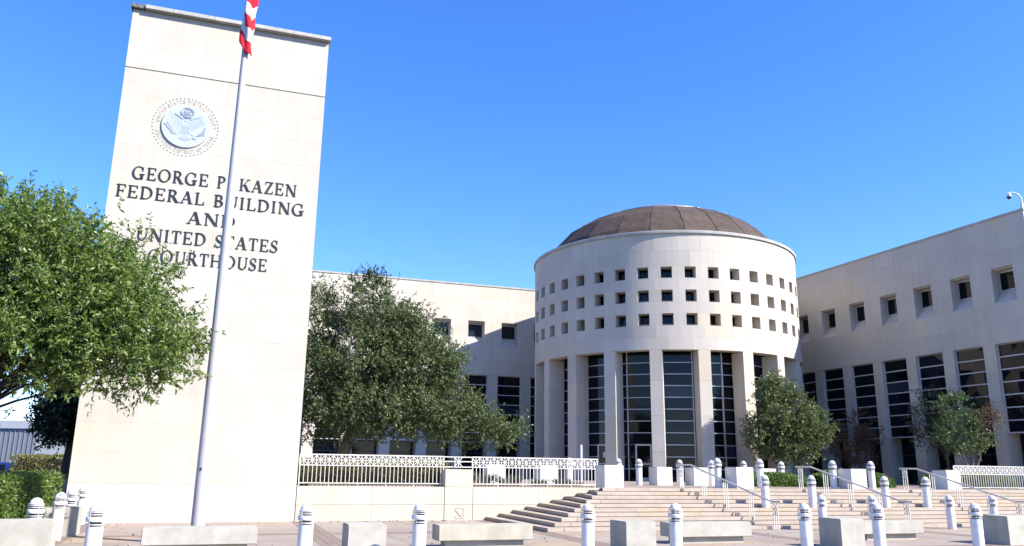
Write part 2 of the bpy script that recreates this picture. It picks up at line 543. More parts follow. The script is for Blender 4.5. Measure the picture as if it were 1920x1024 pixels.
a9 = stair(9)
up.prism([W(0.4, -0.35), W(10.9, -0.35), W(10.9, -0.05), W(a9[0] + 0.25, -0.05), W(a9[1] + 0.28, a9[4] - 0.3), W(a9[2] - 0.3, a9[4] - 0.3), W(a9[3] - 0.25, -0.05),
          W(29.1, -0.35), W(60, -0.35), W(60, -60), W(-25, -60), W(-25, -20), W(0.4, -2)], -0.05, ZP - 0.003)
upl = tag(up.obj('upper_plaza', M['upper']), kind='structure')

# ------------------------------------------------------------------ the steps
st = thing('staircase', 'broad flight of ten tan stone steps rising to the round entrance', 'steps', (0, 0, 0))
core = MB()
for i in range(TOPS):
    sw, sf, rf, rw, d = stair(i)
    core.prism([W(sw + 0.08, 0.02), W(sf + 0.08, d - 0.08), W(rf - 0.08, d - 0.08), W(rw - 0.08, 0.02)], -0.04, RISE * (i + 1) - 0.012)
core.obj('stair_core', M['soil'], st)


def stepblock(quad, z0, z1):
    c = sum((Vector(q) for q in quad), Vector()) / 4
    m_ = MB()
    m_.prism([(q[0] - c[0], q[1] - c[1]) for q in quad], 0, z1 - z0)
    o = m_.obj('step_block', M['step'], st, (c[0], c[1], z0))
    return o


for i in range(TOPS):
    sw, sf, rf, rw, d = stair(i)
    z0, z1 = RISE * i + 0.016, RISE * (i + 1)
    tread = 0.50
    # left return in two or three stones
    n = max(1, round(d / 1.9))
    for k in range(n):
        t0, t1 = k / n + 0.002, (k + 1) / n - 0.002
        P0, P1 = W(sw, 0.0).lerp(W(sf, d), t0), W(sw, 0.0).lerp(W(sf, d), t1)
        Q0, Q1 = W(sw + 0.6, 0.0).lerp(W(sf + 0.5, d), t0), W(sw + 0.6, 0.0).lerp(W(sf + 0.5, d), t1)
        stepblock([P0, P1, Q1, Q0], z0, z1)
    # front
    s = sf + 0.505
    off = random.uniform(1.2, 2.3)
    while s < rf - 0.05:
        e = min(s + off, rf)
        if rf - e < 0.6:
            e = rf
        stepblock([W(s + 0.004, d), W(e - 0.004, d), W(e - 0.004, d - tread), W(s + 0.004, d - tread)], z0, z1 - random.uniform(0, 0.002))
        s = e
        off = random.choice([2.2, 2.4, 2.6])

# ------------------------------------------------------------------ retaining walls


def retaining(name, label, s0, s1, panel):
    t = thing(name, label, 'wall', W(s0, 0, 0), A)
    L_ = s1 - s0
    mb = MB(); mb.box(0.01, L_ - 0.01, 0.03, 0.42, -0.05, 1.09); mb.obj('wall_core', M['joint'], t)
    n = max(1, round(L_ / panel))
    for k in range(n):
        w = L_ / n
        for (z0, z1, sh) in ((-0.04, 0.525, 0.0), (0.531, 1.12, 0.0)):
            link('wall_panel', boxmesh('wall_panel', w - 0.005, 0.45, z1 - z0, M['wall'], 0.004), t, (k * w + 0.0025, 0.0, z0))
    return t


wl_ = retaining('retaining_wall', 'low cream stone retaining wall left of the gate post beside the tower', 0.0, 4.98, 2.5)
wr_ = retaining('retaining_wall', 'low cream stone retaining wall running into the steps left end', 6.02, 10.95, 2.46)
wq_ = retaining('retaining_wall', 'white stone wall at the far right end of the steps', 28.9, 42.0, 2.6)
t = thing('gate_post', 'square cream stone post between two white fence runs with small carved panel', 'post', W(4.99, 0, 0), A)
mb = MB(); mb.bevbox(0.006, 1.016, -0.004, 0.96, -0.04, 0.525, 0.006)
mb.bevbox(0.006, 1.016, -0.004, 0.96, 0.531, 1.12, 0.006); mb.bevbox(0.006, 1.016, -0.004, 0.96, 1.124, 1.72, 0.008); mb.obj('post_stone', M['wall'], t)
mb = MB()
mb.box(0.38, 0.70, -0.016, -0.006, 0.06, 0.09); mb.box(0.38, 0.70, -0.016, -0.006, 0.40, 0.42)
mb.box(0.68, 0.70, -0.016, -0.006, 0.091, 0.399); mb.box(0.38, 0.395, -0.016, -0.006, 0.28, 0.399)
mb.bar((0.42, -0.012, 0.34), (0.52, -0.012, 0.22), 0.02, 0.02); mb.bar((0.62, -0.012, 0.34), (0.52, -0.012, 0.22), 0.02, 0.02)
mb.bar((0.42, -0.012, 0.12), (0.52, -0.012, 0.22), 0.02, 0.02); mb.bar((0.62, -0.012, 0.12), (0.52, -0.012, 0.22), 0.02, 0.02)
mb.obj('carved_panel', M['coping'], t)

# ------------------------------------------------------------------ white fences


def lattice_mesh():
    w, h = 0.27, 0.31
    mb = MB()
    for (a, b_) in (((0, 0), (w, h)), ((0, h), (w, 0))):
        mb.bar((a[0], 0, a[1]), (b_[0], 0, b_[1]), 0.026, 0.022, up=(0, 1, 0))
    mb.bar((w / 2, 0.002, 0), (w / 2, 0.002, h), 0.022, 0.03)
    mb.bar((0, 0.003, h / 2), (w, 0.003, h / 2), 0.02, 0.022)
    mb.bar((0, -0.001, 0), (0, -0.001, h), 0.026, 0.03)
    bm = bmesh.new()
    bmesh.ops.create_cone(bm, cap_ends=True, segments=10, radius1=0.05, radius2=0.05, depth=0.036,
                          matrix=Matrix.Translation((w / 2, 0, h / 2)) @ Matrix.Rotation(PI / 2, 4, 'X'))
    mb.add_bm(bm)
    return mb.mesh('lattice_panel', M['white_metal'])


LAT = lattice_mesh()


def fence(label, s0, s1, extra=0.0):
    t = thing('metal_fence', label, 'fence', W(s0, -0.2, 0), A, 'white metal fences on the stone walls')
    L_ = s1 - s0
    n = round(L_ / 0.27)
    w = L_ / n
    for (nm, z, hh) in (('top_rail', 2.125, 0.045), ('band_rail', 1.782, 0.035), ('bottom_rail', 1.205, 0.035)):
        mb = MB(); mb.box(0, L_, -0.02, 0.02, z, z + hh); mb.obj(nm, M['white_metal'], t)
    for k in range(n):
        o = link('lattice_panel', LAT, t, (k * w, 0, 1.816)); o.scale = (w / 0.27, 1, 1)
        for j in (0, 1):
            x = k * w + j * w / 2 + 0.012
            foot = 1.122 if (k * 2 + j) % 7 == 0 else 1.239
            hgt = 1.78 - foot if foot > 1.2 else 1.204 - foot
            link('baluster', boxmesh('baluster', 0.022, 0.022, 1.781 - 1.241, M['white_metal']), t, (x, -0.011, 1.2405))
            if foot < 1.2:
                link('fence_foot', boxmesh('fence_foot', 0.022, 0.022, 1.2045 - 1.12, M['white_metal']), t, (x, -0.011, 1.12))
    for x in (0.0, L_ - 0.03):
        link('end_post', boxmesh('end_post', 0.032, 0.032, 2.124 - 1.12, M['white_metal']), t, (x, -0.018, 1.12))
    return t


fence('white metal fence with star lattice band between the tower and the stone post', 0.04, 4.99)
f2 = fence('white metal fence with star lattice band between stone post and the steps', 6.02, 10.92)
fence('white metal fence with close bars at the right edge beyond the steps', 28.2, 38.0)
# rails that cross over the gate post
t = thing('fence_bridge', 'three white rails with one star panel crossing above the stone post', 'railing', W(5.0, -0.2, 0), A)
for nm, z in (('rail', 2.125), ('rail', 1.97), ('rail', 1.782)):
    mb = MB(); mb.box(0.0, 1.01, -0.018, 0.018, z, z + 0.035); mb.obj(nm, M['white_metal'], t)
o = link('lattice_panel', LAT, t, (0.37, -0.03, 1.816))

# ------------------------------------------------------------------ serif letters


def glyphs():
    T, t, sf = 0.128, 0.05, 0.07
    def V(x, w=T, top=True, bot=True, y0=0.0, y1=1.0):
        r = [[(x, y0), (x + w, y0), (x + w, y1), (x, y1)]]
        if bot: r.append([(x - sf, y0), (x + w + sf, y0), (x + w + sf, y0 + 0.045), (x - sf, y0 + 0.045)])
        if top: r.append([(x - sf, y1 - 0.045), (x + w + sf, y1 - 0.045), (x + w + sf, y1), (x - sf, y1)])
        return r
    def R(x0, y0, x1, y1):
        return [[(x0, y0), (x1, y0), (x1, y1), (x0, y1)]]
    def D(x0, y0, x1, y1, w):
        return [[(x0, y0), (x0 + w, y0), (x1 + w, y1), (x1, y1)]]
    def ARC(cx, cy, rx, ry, a0, a1, th=T, tv=t, n=18):
        out = []
        for k in range(n):
            qs = []
            for a in (a0 + (a1 - a0) * k / n, a0 + (a1 - a0) * (k + 1) / n):
                c, s = math.cos(rad(a)), math.sin(rad(a))
                qs.append(((cx + rx * c, cy + ry * s), (cx + (rx - th) * c, cy + (ry - tv) * s)))
            out.append([qs[0][0], qs[1][0], qs[1][1], qs[0][1]])
        return out
    G = {}
    G['I'] = (0.40, V(0.12))
    G['E'] = (0.72, V(0.1) + R(0.1, 0.945, 0.64, 1) + R(0.58, 0.78, 0.64, 1) + R(0.2, 0.475, 0.50, 0.53) + R(0.46, 0.38, 0.50, 0.62) + R(0.1, 0, 0.66, 0.055) + R(0.61, 0, 0.67, 0.24))
    G['F'] = (0.66, V(0.1) + R(0.1, 0.945, 0.62, 1) + R(0.56, 0.78, 0.62, 1) + R(0.2, 0.475, 0.50, 0.53) + R(0.46, 0.38, 0.50, 0.62))
    G['L'] = (0.68, V(0.1) + R(0.1, 0, 0.64, 0.055) + R(0.59, 0, 0.65, 0.26))
    G['O'] = (0.94, ARC(0.46, 0.5, 0.44, 0.52, 0, 360, T, t, 30))
    G['C'] = (0.82, ARC(0.46, 0.5, 0.44, 0.52, 42, 318, T, t, 26) + R(0.72, 0.66, 0.77, 0.98) + R(0.72, 0.05, 0.76, 0.25))
    G['G'] = (0.92, ARC(0.46, 0.5, 0.44, 0.52, 42, 300, T, t, 26) + R(0.72, 0.68, 0.77, 0.98) + R(0.64, 0.02, 0.79, 0.42) + R(0.55, 0.375, 0.88, 0.42) + ARC(0.46, 0.5, 0.40, 0.52, 270, 316, 0.1, t, 6))
    G['D'] = (0.88, V(0.1) + ARC(0.36, 0.5, 0.46, 0.5, -90, 90, T, 0.055, 18) + R(0.1, 0.945, 0.37, 1) + R(0.1, 0, 0.37, 0.055))
    G['P'] = (0.66, V(0.1) + ARC(0.32, 0.735, 0.30, 0.265, -90, 90, T, 0.055, 12) + R(0.2, 0.945, 0.33, 1) + R(0.2, 0.47, 0.33, 0.525))
    G['R'] = (0.80, V(0.1) + ARC(0.32, 0.745, 0.29, 0.255, -90, 90, T, 0.055, 12) + R(0.2, 0.945, 0.33, 1) + R(0.2, 0.49, 0.33, 0.545) + D(0.60, 0, 0.30, 0.5, 0.17) + R(0.58, 0, 0.82, 0.045))
    G['B'] = (0.74, V(0.1) + ARC(0.34, 0.755, 0.26, 0.245, -90, 90, T, 0.05, 12) + ARC(0.34, 0.275, 0.32, 0.275, -90, 90, T, 0.05, 12) + R(0.2, 0.95, 0.35, 1) + R(0.2, 0.505, 0.35, 0.55) + R(0.2, 0, 0.35, 0.05))
    G['K'] = (0.84, V(0.1) + D(0.22, 0.40, 0.62, 1, 0.075) + D(0.60, 0, 0.32, 0.54, 0.18) + R(0.56, 0.955, 0.80, 1) + R(0.56, 0, 0.86, 0.045))
    G['A'] = (0.86, D(0.06, 0, 0.38, 1, 0.07) + D(0.60, 0, 0.34, 1, 0.17) + R(0.17, 0.30, 0.62, 0.35) + R(-0.02, 0, 0.22, 0.045) + R(0.52, 0, 0.86, 0.045))
    G['Z'] = (0.72, R(0.08, 0.945, 0.68, 1) + R(0.08, 0.78, 0.13, 1) + R(0.04, 0, 0.68, 0.055) + R(0.63, 0, 0.68, 0.24) + D(0.04, 0.02, 0.49, 0.98, 0.18))
    G['N'] = (0.90, V(0.12, 0.065, False) + V(0.72, 0.065, True, False) + D(0.66, 0, 0.06, 1, 0.17) + R(0.0, 0.955, 0.2, 1))
    G['U'] = (0.86, V(0.12, T, True, False, 0.3) + V(0.68, 0.065, True, False, 0.3) + ARC(0.432, 0.33, 0.313, 0.345, 180, 360, 0.11, 0.07, 16))
    G['T'] = (0.72, V(0.28, T, False) + R(0.04, 0.945, 0.68, 1) + R(0.04, 0.77, 0.09, 1) + R(0.63, 0.77, 0.68, 1))
    G['S'] = (0.60, ARC(0.30, 0.745, 0.245, 0.27, 35, 262, 0.10, 0.06, 14) + ARC(0.28, 0.26, 0.27, 0.275, -142, 88, 0.10, 0.06, 14) + D(0.36, 0.38, 0.09, 0.62, 0.15) + R(0.48, 0.70, 0.52, 0.97) + R(0.02, 0.03, 0.06, 0.28))
    G['H'] = (0.92, V(0.1) + V(0.66) + R(0.2, 0.47, 0.7, 0.525))
    G['X'] = (0.86, D(0.06, 0, 0.56, 1, 0.07) + D(0.56, 0, 0.08, 1, 0.17) + R(0.0, 0, 0.2, 0.045) + R(0.52, 0, 0.82, 0.045) + R(0.0, 0.955, 0.32, 1) + R(0.5, 0.955, 0.72, 1))
    G['.'] = (0.30, R(0.1, 0, 0.24, 0.14))
    return G


GL = glyphs()
GMESH = {}


def glyph_mesh(ch, depth=0.018):
    if ch in GMESH:
        return GMESH[ch]
    mb = MB()
    for i, q in enumerate(GL[ch][1]):
        e = 0.0006 * i
        b = len(mb.v)
        mb.v += [(x, 0.0 - e - depth, y) for x, y in q] + [(x, 0.02 + e * 0, y) for x, y in q]
        for f in ((0, 1, 2, 3), (7, 6, 5, 4), (0, 4, 5, 1), (1, 5, 6, 2), (2, 6, 7, 3), (3, 7, 4, 0)):
            mb.f.append([b + j for j in f]); mb.mi.append(0)
    me = mb.mesh('letter', M['black'])
    GMESH[ch] = me
    return me


# ------------------------------------------------------------------ sign tower
TW, TH = 6.72, 17.2
tower = thing('sign_tower', 'tall cream stone sign slab with round seal and bronze lettering', 'sign tower', W(-6.74, 0, 0), A)
# local x 0..TW along the face, y into the stone
mb = MB(); mb.box(0.03, TW - 0.03, 0.035, 2.0, -0.05, TH - 0.02); mb.obj('tower_core', M['joint'], tower)
rows_z = [1.17]
z = 1.17
while z < 14.5:
    z += (14.97 - 1.17) / 15
    rows_z.append(z)
up_rows = [15.01, 15.75, 16.48, TH]
for zi in range(15):
    z0, z1 = rows_z[zi], rows_z[zi + 1]
    cuts = [0, 1.68, 3.36, 5.04, TW] if zi % 2 == 0 else [0, 0.84, 2.52, 4.2, 5.88, TW]
    for c0, c1 in zip(cuts[:-1], cuts[1:]):
        link('stone_panel', boxmesh('stone_panel', c1 - c0 - 0.0025, 0.12, z1 - z0 - 0.0025, M['tower']), tower, (c0 + 0.00125, random.uniform(0, 0.0012), z0 + 0.00125))
for zi in range(3):
    z0, z1 = up_rows[zi], up_rows[zi + 1]
    cuts = [0, 1.68, 3.36, 5.04, TW] if zi % 2 == 0 else [0, 0.84, 2.52, 4.2, 5.88, TW]
    for c0, c1 in zip(cuts[:-1], cuts[1:]):
        link('stone_panel', boxmesh('stone_panel', c1 - c0 - 0.0025, 0.12, z1 - z0 - 0.0025, M['tower']), tower, (c0 + 0.00125, random.uniform(0, 0.0012), z0 + 0.00125))
for c0, c1 in zip([0, 2.24, 4.48], [2.24, 4.48, TW]):
    link('base_panel', boxmesh('base_panel', c1 - c0 - 0.003, 0.2, 1.165 + 0.04, M['tower_base']), tower, (c0 + 0.0015, -0.006, -0.04))
mb = MB()
for (xa, xb) in ((-0.001, 0.029), (TW - 0.029, TW + 0.001)):
    mb.box(xa, xb, 0.125, 2.02, -0.04, TH - 0.003)
mb.box(0, TW, 1.99, 2.04, -0.04, TH - 0.004)
mb.obj('side_cladding', M['tower'], tower)
for k in range(5):
    x0 = -0.06 + k * (TW + 0.12) / 5
    x1 = -0.06 + (k + 1) * (TW + 0.12) / 5
    if k == 0:
        link('coping_block', boxmesh('coping_block_end', 0.46, 2.22, 0.15, M['stain'], 0.01), tower, (x0, -0.13, TH + 0.002))['label'] = 'blackened coping block at the left corner'
        x0 += 0.463
    link('coping_block', boxmesh('coping_block', x1 - x0 - 0.004, 2.32, 0.15, M['coping'], 0.012), tower, (x0, -0.20, TH + 0.002))

LINES = [("GEORGE P. KAZEN", -6.09, -0.75, 11.015, 0.435), ("FEDERAL BUILDING", -6.51, -0.44, 10.34, 0.43), ("AND", -4.24, -2.68, 9.645, 0.43),
         ("UNITED STATES", -5.74, -1.22, 8.92, 0.43), ("COURTHOUSE", -5.30, -1.53, 8.22, 0.43)]
for txt, s0, s1, zb, hh in LINES:
    wd = [0.42 if ch == ' ' else GL[ch][0] for ch in txt]
    gap = 0.10
    tot = sum(wd) + gap * (len(txt) - 1)
    k = (s1 - s0) / tot
    x = s0 + 6.74
    for ch, w_ in zip(txt, wd):
        if ch != ' ':
            o = link('letter', glyph_mesh(ch), tower, (x, -0.004, zb)); o.scale = (k, 1, hh)
        x += (w_ + gap) * k

# seal
SX, SZ, SR = -4.615 + 6.74, 13.09, 0.79
mb = MB()
bm = bmesh.new()
bmesh.ops.create_cone(bm, cap_ends=True, segments=64, radius1=SR, radius2=SR - 0.02, depth=0.05,
                      matrix=Matrix.Translation((SX, -0.027, SZ)) @ Matrix.Rotation(PI / 2, 4, 'X'))
mb.add_bm(bm)
seal = mb.obj('seal', M['seal_plate'], tower)


def extr(mb, poly, y0, y1):
    n = len(poly); b = len(mb.v)
    mb.v += [(SX + p[0] * SR, y0, SZ + p[1] * SR) for p in poly] + [(SX + p[0] * SR, y1, SZ + p[1] * SR) for p in poly]
    mb.f.append([b + i for i in range(n)]); mb.mi.append(0)
    mb.f.append([b + n + i for i in range(n)][::-1]); mb.mi.append(0)
    for i in range(n):
        j = (i + 1) % n
        mb.f.append([b + i, b + n + i, b + n + j, b + j]); mb.mi.append(0)


YF = -0.052
mb = MB()
lay = [0]


def lp(poly):
    lay[0] += 1
    extr(mb, poly, YF - 0.003 - 0.00025 * lay[0], YF + 0.004)


for sgn in (-1, 1):
    # wing: body of the wing and long feathers
    lp([(sgn * x, y) for x, y in [(0.14, 0.02), (0.30, 0.06), (0.48, 0.20), (0.62, 0.42), (0.70, 0.60), (0.60, 0.56), (0.50, 0.44), (0.36, 0.36), (0.22, 0.28), (0.12, 0.22)]])
    for k in range(7):
        a = k / 6
        bx, by = 0.22 + 0.38 * a, 0.02 + 0.34 * a
        tx, ty = 0.26 + 0.50 * a, -0.22 + 0.42 * a
        lp([(sgn * (bx - 0.035), by + 0.03), (sgn * (bx + 0.04), by + 0.02), (sgn * (tx + 0.02), ty), (sgn * (tx - 0.03), ty - 0.01)])
    # leg
    lp([(sgn * 0.12, -0.28), (sgn * 0.20, -0.26), (sgn * 0.40, -0.40), (sgn * 0.36, -0.46)])
# head and neck
lp([(-0.07, 0.20), (0.08, 0.20), (0.07, 0.34), (0.02, 0.40), (-0.06, 0.40), (-0.13, 0.33), (-0.06, 0.32)])
# shield with stripes
lp([(-0.17, 0.05), (0.17, 0.05), (0.17, -0.05), (-0.17, -0.05)])
for k in range(7):
    x = -0.165 + k * 0.05
    lp([(x, -0.05), (x + 0.028, -0.05), (x + 0.028, -0.30 - 0.08 * math.cos((x + 0.01) * 6)), (x, -0.30 - 0.08 * math.cos((x + 0.01) * 6))])
# tail
for k in range(7):
    a = -0.5 + k / 6
    lp([(a * 0.12 - 0.02, -0.36), (a * 0.12 + 0.02, -0.36), (a * 0.42 + 0.045, -0.66 + abs(a) * 0.12), (a * 0.42 - 0.045, -0.66 + abs(a) * 0.12)])
# olive branch on the left, arrows on the right
lp([(-0.36, -0.44), (-0.33, -0.40), (-0.76, 0.02), (-0.79, -0.02)])
for k in range(9):
    a = k / 8
    x, y = -0.40 - 0.36 * a, -0.38 + 0.40 * a
    for sd_ in (-1, 1):
        ang = rad(135 + sd_ * 55)
        u = (math.cos(ang), math.sin(ang)); v_ = (-u[1], u[0])
        lp([(x, y), (x + u[0] * 0.07 + v_[0] * 0.03, y + u[1] * 0.07 + v_[1] * 0.03), (x + u[0] * 0.14, y + u[1] * 0.14), (x + u[0] * 0.07 - v_[0] * 0.03, y + u[1] * 0.07 - v_[1] * 0.03)])
for k in range(5):
    a = (k - 2) * 0.05
    lp([(0.36 + a * 0.3, -0.46), (0.385 + a * 0.3, -0.46), (0.80 + a * 0.2, -0.16 + a * 1.6), (0.775 + a * 0.2, -0.15 + a * 1.6)])
    lp([(0.74 + a * 0.2, -0.12 + a * 1.6), (0.82 + a * 0.2, -0.20 + a * 1.6), (0.84 + a * 0.2, -0.10 + a * 1.6)])
lp([(0.30, -0.52), (0.46, -0.58), (0.50, -0.46), (0.36, -0.40)])
# ribbon
lp([(-0.50, 0.52), (-0.42, 0.60), (-0.10, 0.36), (-0.14, 0.30)]); lp([(0.50, 0.46), (0.56, 0.52), (0.14, 0.36), (0.16, 0.30)])
# glory above the head: ring of cloud and stars
for k in range(28):
    a0, a1 = 2 * PI * k / 28, 2 * PI * (k + 1) / 28
    for r0, r1 in ((0.20, 0.225), (0.26, 0.28)):
        lp([(math.cos(a0) * r0 + 0.02, 0.62 + math.sin(a0) * r0 * 0.9), (math.cos(a1) * r0 + 0.02, 0.62 + math.sin(a1) * r0 * 0.9), (math.cos(a1) * r1 + 0.02, 0.62 + math.sin(a1) * r1 * 0.9), (math.cos(a0) * r1 + 0.02, 0.62 + math.sin(a0) * r1 * 0.9)])
for k in range(13):
    a = 2 * PI * k / 6; r = 0.0 if k == 0 else (0.075 if k < 7 else 0.13)
    a += PI / 6 if k >= 7 else 0
    x, y = 0.02 + r * math.cos(a), 0.62 + r * math.sin(a) * 0.9
    lp([(x + 0.03 * math.cos(2 * PI * j / 5 + 0.3), y + 0.03 * math.sin(2 * PI * j / 5 + 0.3)) for j in range(5)])
mb.obj('eagle_relief', M['seal_relief'], seal)
mb = MB()
for k in range(52):
    a = 2 * PI * k / 52
    bm = bmesh.new()
    bmesh.ops.create_cone(bm, cap_ends=True, segments=8, radius1=0.021, radius2=0.017, depth=0.02,
                          matrix=Matrix.Translation((SX + 1.055 * math.cos(a), -0.012, SZ + 1.055 * math.sin(a))) @ Matrix.Rotation(PI / 2, 4, 'X'))
    mb.add_bm(bm)
mb.obj('ring_studs', M['seal_ring'], tower)
mb = MB()


def arc_text(txt, r, amid, span, hh, out):
    wd = [0.5 if ch == ' ' else GL[ch][0] + 0.12 for ch in txt]
    tot = sum(wd); x = 0
    for ch, w_ in zip(txt, wd):
        f = (x + w_ / 2) / tot - 0.5
        a = amid - f * span if out else amid + f * span
        x += w_
        if ch == ' ':
            continue
        c, s_ = math.cos(a), math.sin(a)
        ux = (s_, -c) if out else (-s_, c)
        uy = (c, s_) if out else (-c, -s_)
        k = hh * 0.9
        for i, q in enumerate(GL[ch][1]):
            pts = []
            for (gx, gy) in q:
                lx, ly = (gx - w_ / 2) * k, (gy - 0.5) * hh
                pts.append((SX + c * r + ux[0] * lx + uy[0] * ly, SZ + s_ * r + ux[1] * lx + uy[1] * ly))
            b = len(mb.v)
            mb.v += [(p[0], -0.005 - 0.0003 * i, p[1]) for p in pts] + [(p[0], 0.01, p[1]) for p in pts]
            for fc in ((0, 1, 2, 3), (0, 4, 5, 1), (1, 5, 6, 2), (2, 6, 7, 3), (3, 7, 4, 0)):
                mb.f.append([b + j for j in fc]); mb.mi.append(0)


arc_text("UNITED STATES DISTRICT COURT", 0.915, PI / 2, rad(176), 0.125, True)
arc_text("SOUTHERN DISTRICT OF TEXAS", 0.915, -PI / 2, rad(150), 0.125, False)
mb.obj('seal_lettering', M['seal_ring'], tower)

# ------------------------------------------------------------------ rotunda
DX, DY, DR = 11.05, 58.0, 9.33
rot = thing('rotunda', 'round cream stone entrance drum with square window holes and low brown dome', 'building', (DX, DY, 0))
TH_W = 0.75                 # wall thickness of the drum
W0 = -107.95                # one window centre, degrees; windows every 9 degrees
ZL, ZR = 8.97, 16.32


def curved(r0, r1, a0, a1, z0, z1, seg):
    mb = MB()
    n = seg + 1
    for r in (r0, r1):
        for z_ in (z0, z1):
            for i in range(n):
                a = rad(a0 + (a1 - a0) * i / seg)
                mb.v.append((r * math.cos(a), r * math.sin(a), z_))
    I = lambda k, i: k * n + i
    for i in range(seg):
        mb.f += [[I(0, i), I(1, i), I(1, i + 1), I(0, i + 1)], [I(2, i), I(2, i + 1), I(3, i + 1), I(3, i)],
                 [I(0, i), I(0, i + 1), I(2, i + 1), I(2, i)], [I(1, i), I(3, i), I(3, i + 1), I(1, i + 1)]]
    mb.f += [[I(0, 0), I(2, 0), I(3, 0), I(1, 0)], [I(0, seg), I(1, seg), I(3, seg), I(2, seg)]]
    mb.mi = [0] * len(mb.f)
    return mb


CUR = {}


def cpanel(da, z0, z1, ang, name='stone_panel', r1=DR, r0=DR - TH_W, mat='lime', seg=4):
    k = (name, round(da, 3), round(z1 - z0, 3), r0, r1, mat)
    if k not in CUR:
        CUR[k] = curved(r0, r1, -da / 2, da / 2, 0, z1 - z0, seg).mesh(name, M[mat], 30)
    return link(name, CUR[k], rot, (0, 0, z0), rad(ang))


WA = 4.25                   # window width in degrees
vis0, vis1 = W0 - 90, W0 + 99
solid = [(ZL, 9.72), (9.72, 10.475), (11.22, 11.95), (12.70, 13.445), (14.17, 15.2), (15.2, ZR)]
for ri, (z0, z1) in enumerate(solid):
    n0 = 21
    for k in range(-10, 11):
        ang = W0 + 9 * k + (4.5 if ri % 2 == 0 else 0.0)
        cpanel(9 - 0.03, z0 + 0.0025, z1 - 0.0025, ang)
holes = [(10.475, 11.22), (11.95, 12.70), (13.445, 14.17)]
for (z0, z1) in holes:
    for k in range(-10, 11):
        cpanel(9 - WA, z0 - 0.0025, z1 + 0.0025, W0 + 9 * k + 4.5)
        # pane at the back of each hole
        me_k = 'pane%.2f' % (z1 - z0)
        p = link('window_pane', boxmesh('window_pane', 0.80, 0.03, z1 - z0 + 0.06, M['glass']), rot)
        a = rad(W0 + 9 * k)
        rr = DR - TH_W - 0.012
        p.rotation_euler = (0, 0, a + PI / 2)
        p.location = (rr * math.cos(a) + 0.40 * math.sin(a), rr * math.sin(a) - 0.40 * math.cos(a), z0 - 0.03)
        mu_ = link('window_bar', boxmesh('window_bar', 0.66, 0.03, 0.035, M['mullion']), rot)
        mu_.rotation_euler = (0, 0, a + PI / 2)
        rb = rr + 0.004
        mu_.location = (rb * math.cos(a) + 0.33 * math.sin(a), rb * math.sin(a) - 0.33 * math.cos(a), z0 + 0.17)
# back half of the drum and inner lining
mb = curved(DR - TH_W, DR, W0 + 90 + 4.6, W0 + 270 - 4.6 - 0.0, 0.0, ZR, 36); mb.obj('rear_wall', M['lime'], rot, smooth=30)
mb = MB(); mb.lathe([(7.4, 9.0), (7.4, 17.0)], 48); mb.obj('inner_lining', M['dark'], rot)
mb = MB(); mb.lathe([(7.9, ZL + 0.3), (DR - 0.3, ZL + 0.3), (DR - 0.3, ZL + 0.32), (7.9, ZL + 0.32)], 64); mb.obj('soffit', M['lime'], rot)
# coping ring
mb = MB(); mb.lathe([(DR - 0.9, ZR + 0.003), (DR + 0.10, ZR + 0.003), (DR + 0.11, ZR + 0.05), (DR + 0.11, ZR + 0.17), (DR + 0.08, ZR + 0.19), (DR - 0.9, ZR + 0.21)], 96)
mb.obj('coping', M['coping'], rot, smooth=25)
# columns
COLC = -103.85
for k in range(-6, 8):
    ang = COLC + 18 * k
    for zi, (z0, z1) in enumerate(((ZP - 0.05, 2.9), (2.9, 5.0), (5.0, 7.1), (7.1, ZL))):
        kk = ('colblk', z0)
        if kk not in CUR:
            m_ = MB()
            m_.bevbox(DR - 1.15, DR - 0.006, -0.378, 0.378, 0.002, z1 - z0 - 0.002, 0.006)
            CUR[kk] = m_.mesh('column_block', M['lime'])
        link('column_block', CUR[kk], rot, (0, 0, z0), rad(ang))
# glazed wall behind the columns
GR = 8.15
rowsz = [ZP + 0.02 + 0.715 * i for i in range(12)]
rowsz = [z_ for z_ in rowsz if z_ < ZL] + [ZL + 0.25]
mulls = [-170, -160, -150, -138.7, -127, -117.2, -103.8, -89.1, -75.8, -62, -50, -38, -25]
DOORS = {(-127, -117.2), (-138.7, -127)}
for a0, a1 in zip(mulls[:-1], mulls[1:]):
    p0 = Vector((GR * math.cos(rad(a0)), GR * math.sin(rad(a0)), 0)); p1 = Vector((GR * math.cos(rad(a1)), GR * math.sin(rad(a1)), 0))
    wd = (p1 - p0).length; rz = math.atan2(p1.y - p0.y, p1.x - p0.x)
    for i in range(len(rowsz) - 1):
        gp_ = link('glass_pane', boxmesh('glass_pane', wd - 0.05, 0.03, rowsz[i + 1] - rowsz[i] - 0.045, M['glass']), rot,
             (p0.x + 0.025 * math.cos(rz), p0.y + 0.025 * math.sin(rz), rowsz[i] + 0.0225), rz)
        skew(gp_, 0.007)
        tr_ = link('transom', boxmesh('transom', wd - 0.062, 0.11, 0.05, M['mullion']), rot)
        off_ = Vector((math.sin(rz), -math.cos(rz), 0)) * 0.05
        tr_.location = (p0.x + 0.031 * math.cos(rz) + off_.x, p0.y + 0.031 * math.sin(rz) + off_.y, rowsz[i + 1] - 0.025)
        tr_.rotation_euler = (0, 0, rz)
for a in mulls:
    link('mullion', boxmesh('mullion', 0.16, 0.06, ZL + 0.2 - ZP, M['mullion']), rot,
         ((GR - 0.04) * math.cos(rad(a)) + 0.03 * math.sin(rad(a)), (GR - 0.04) * math.sin(rad(a)) - 0.03 * math.cos(rad(a)), ZP), rad(a))


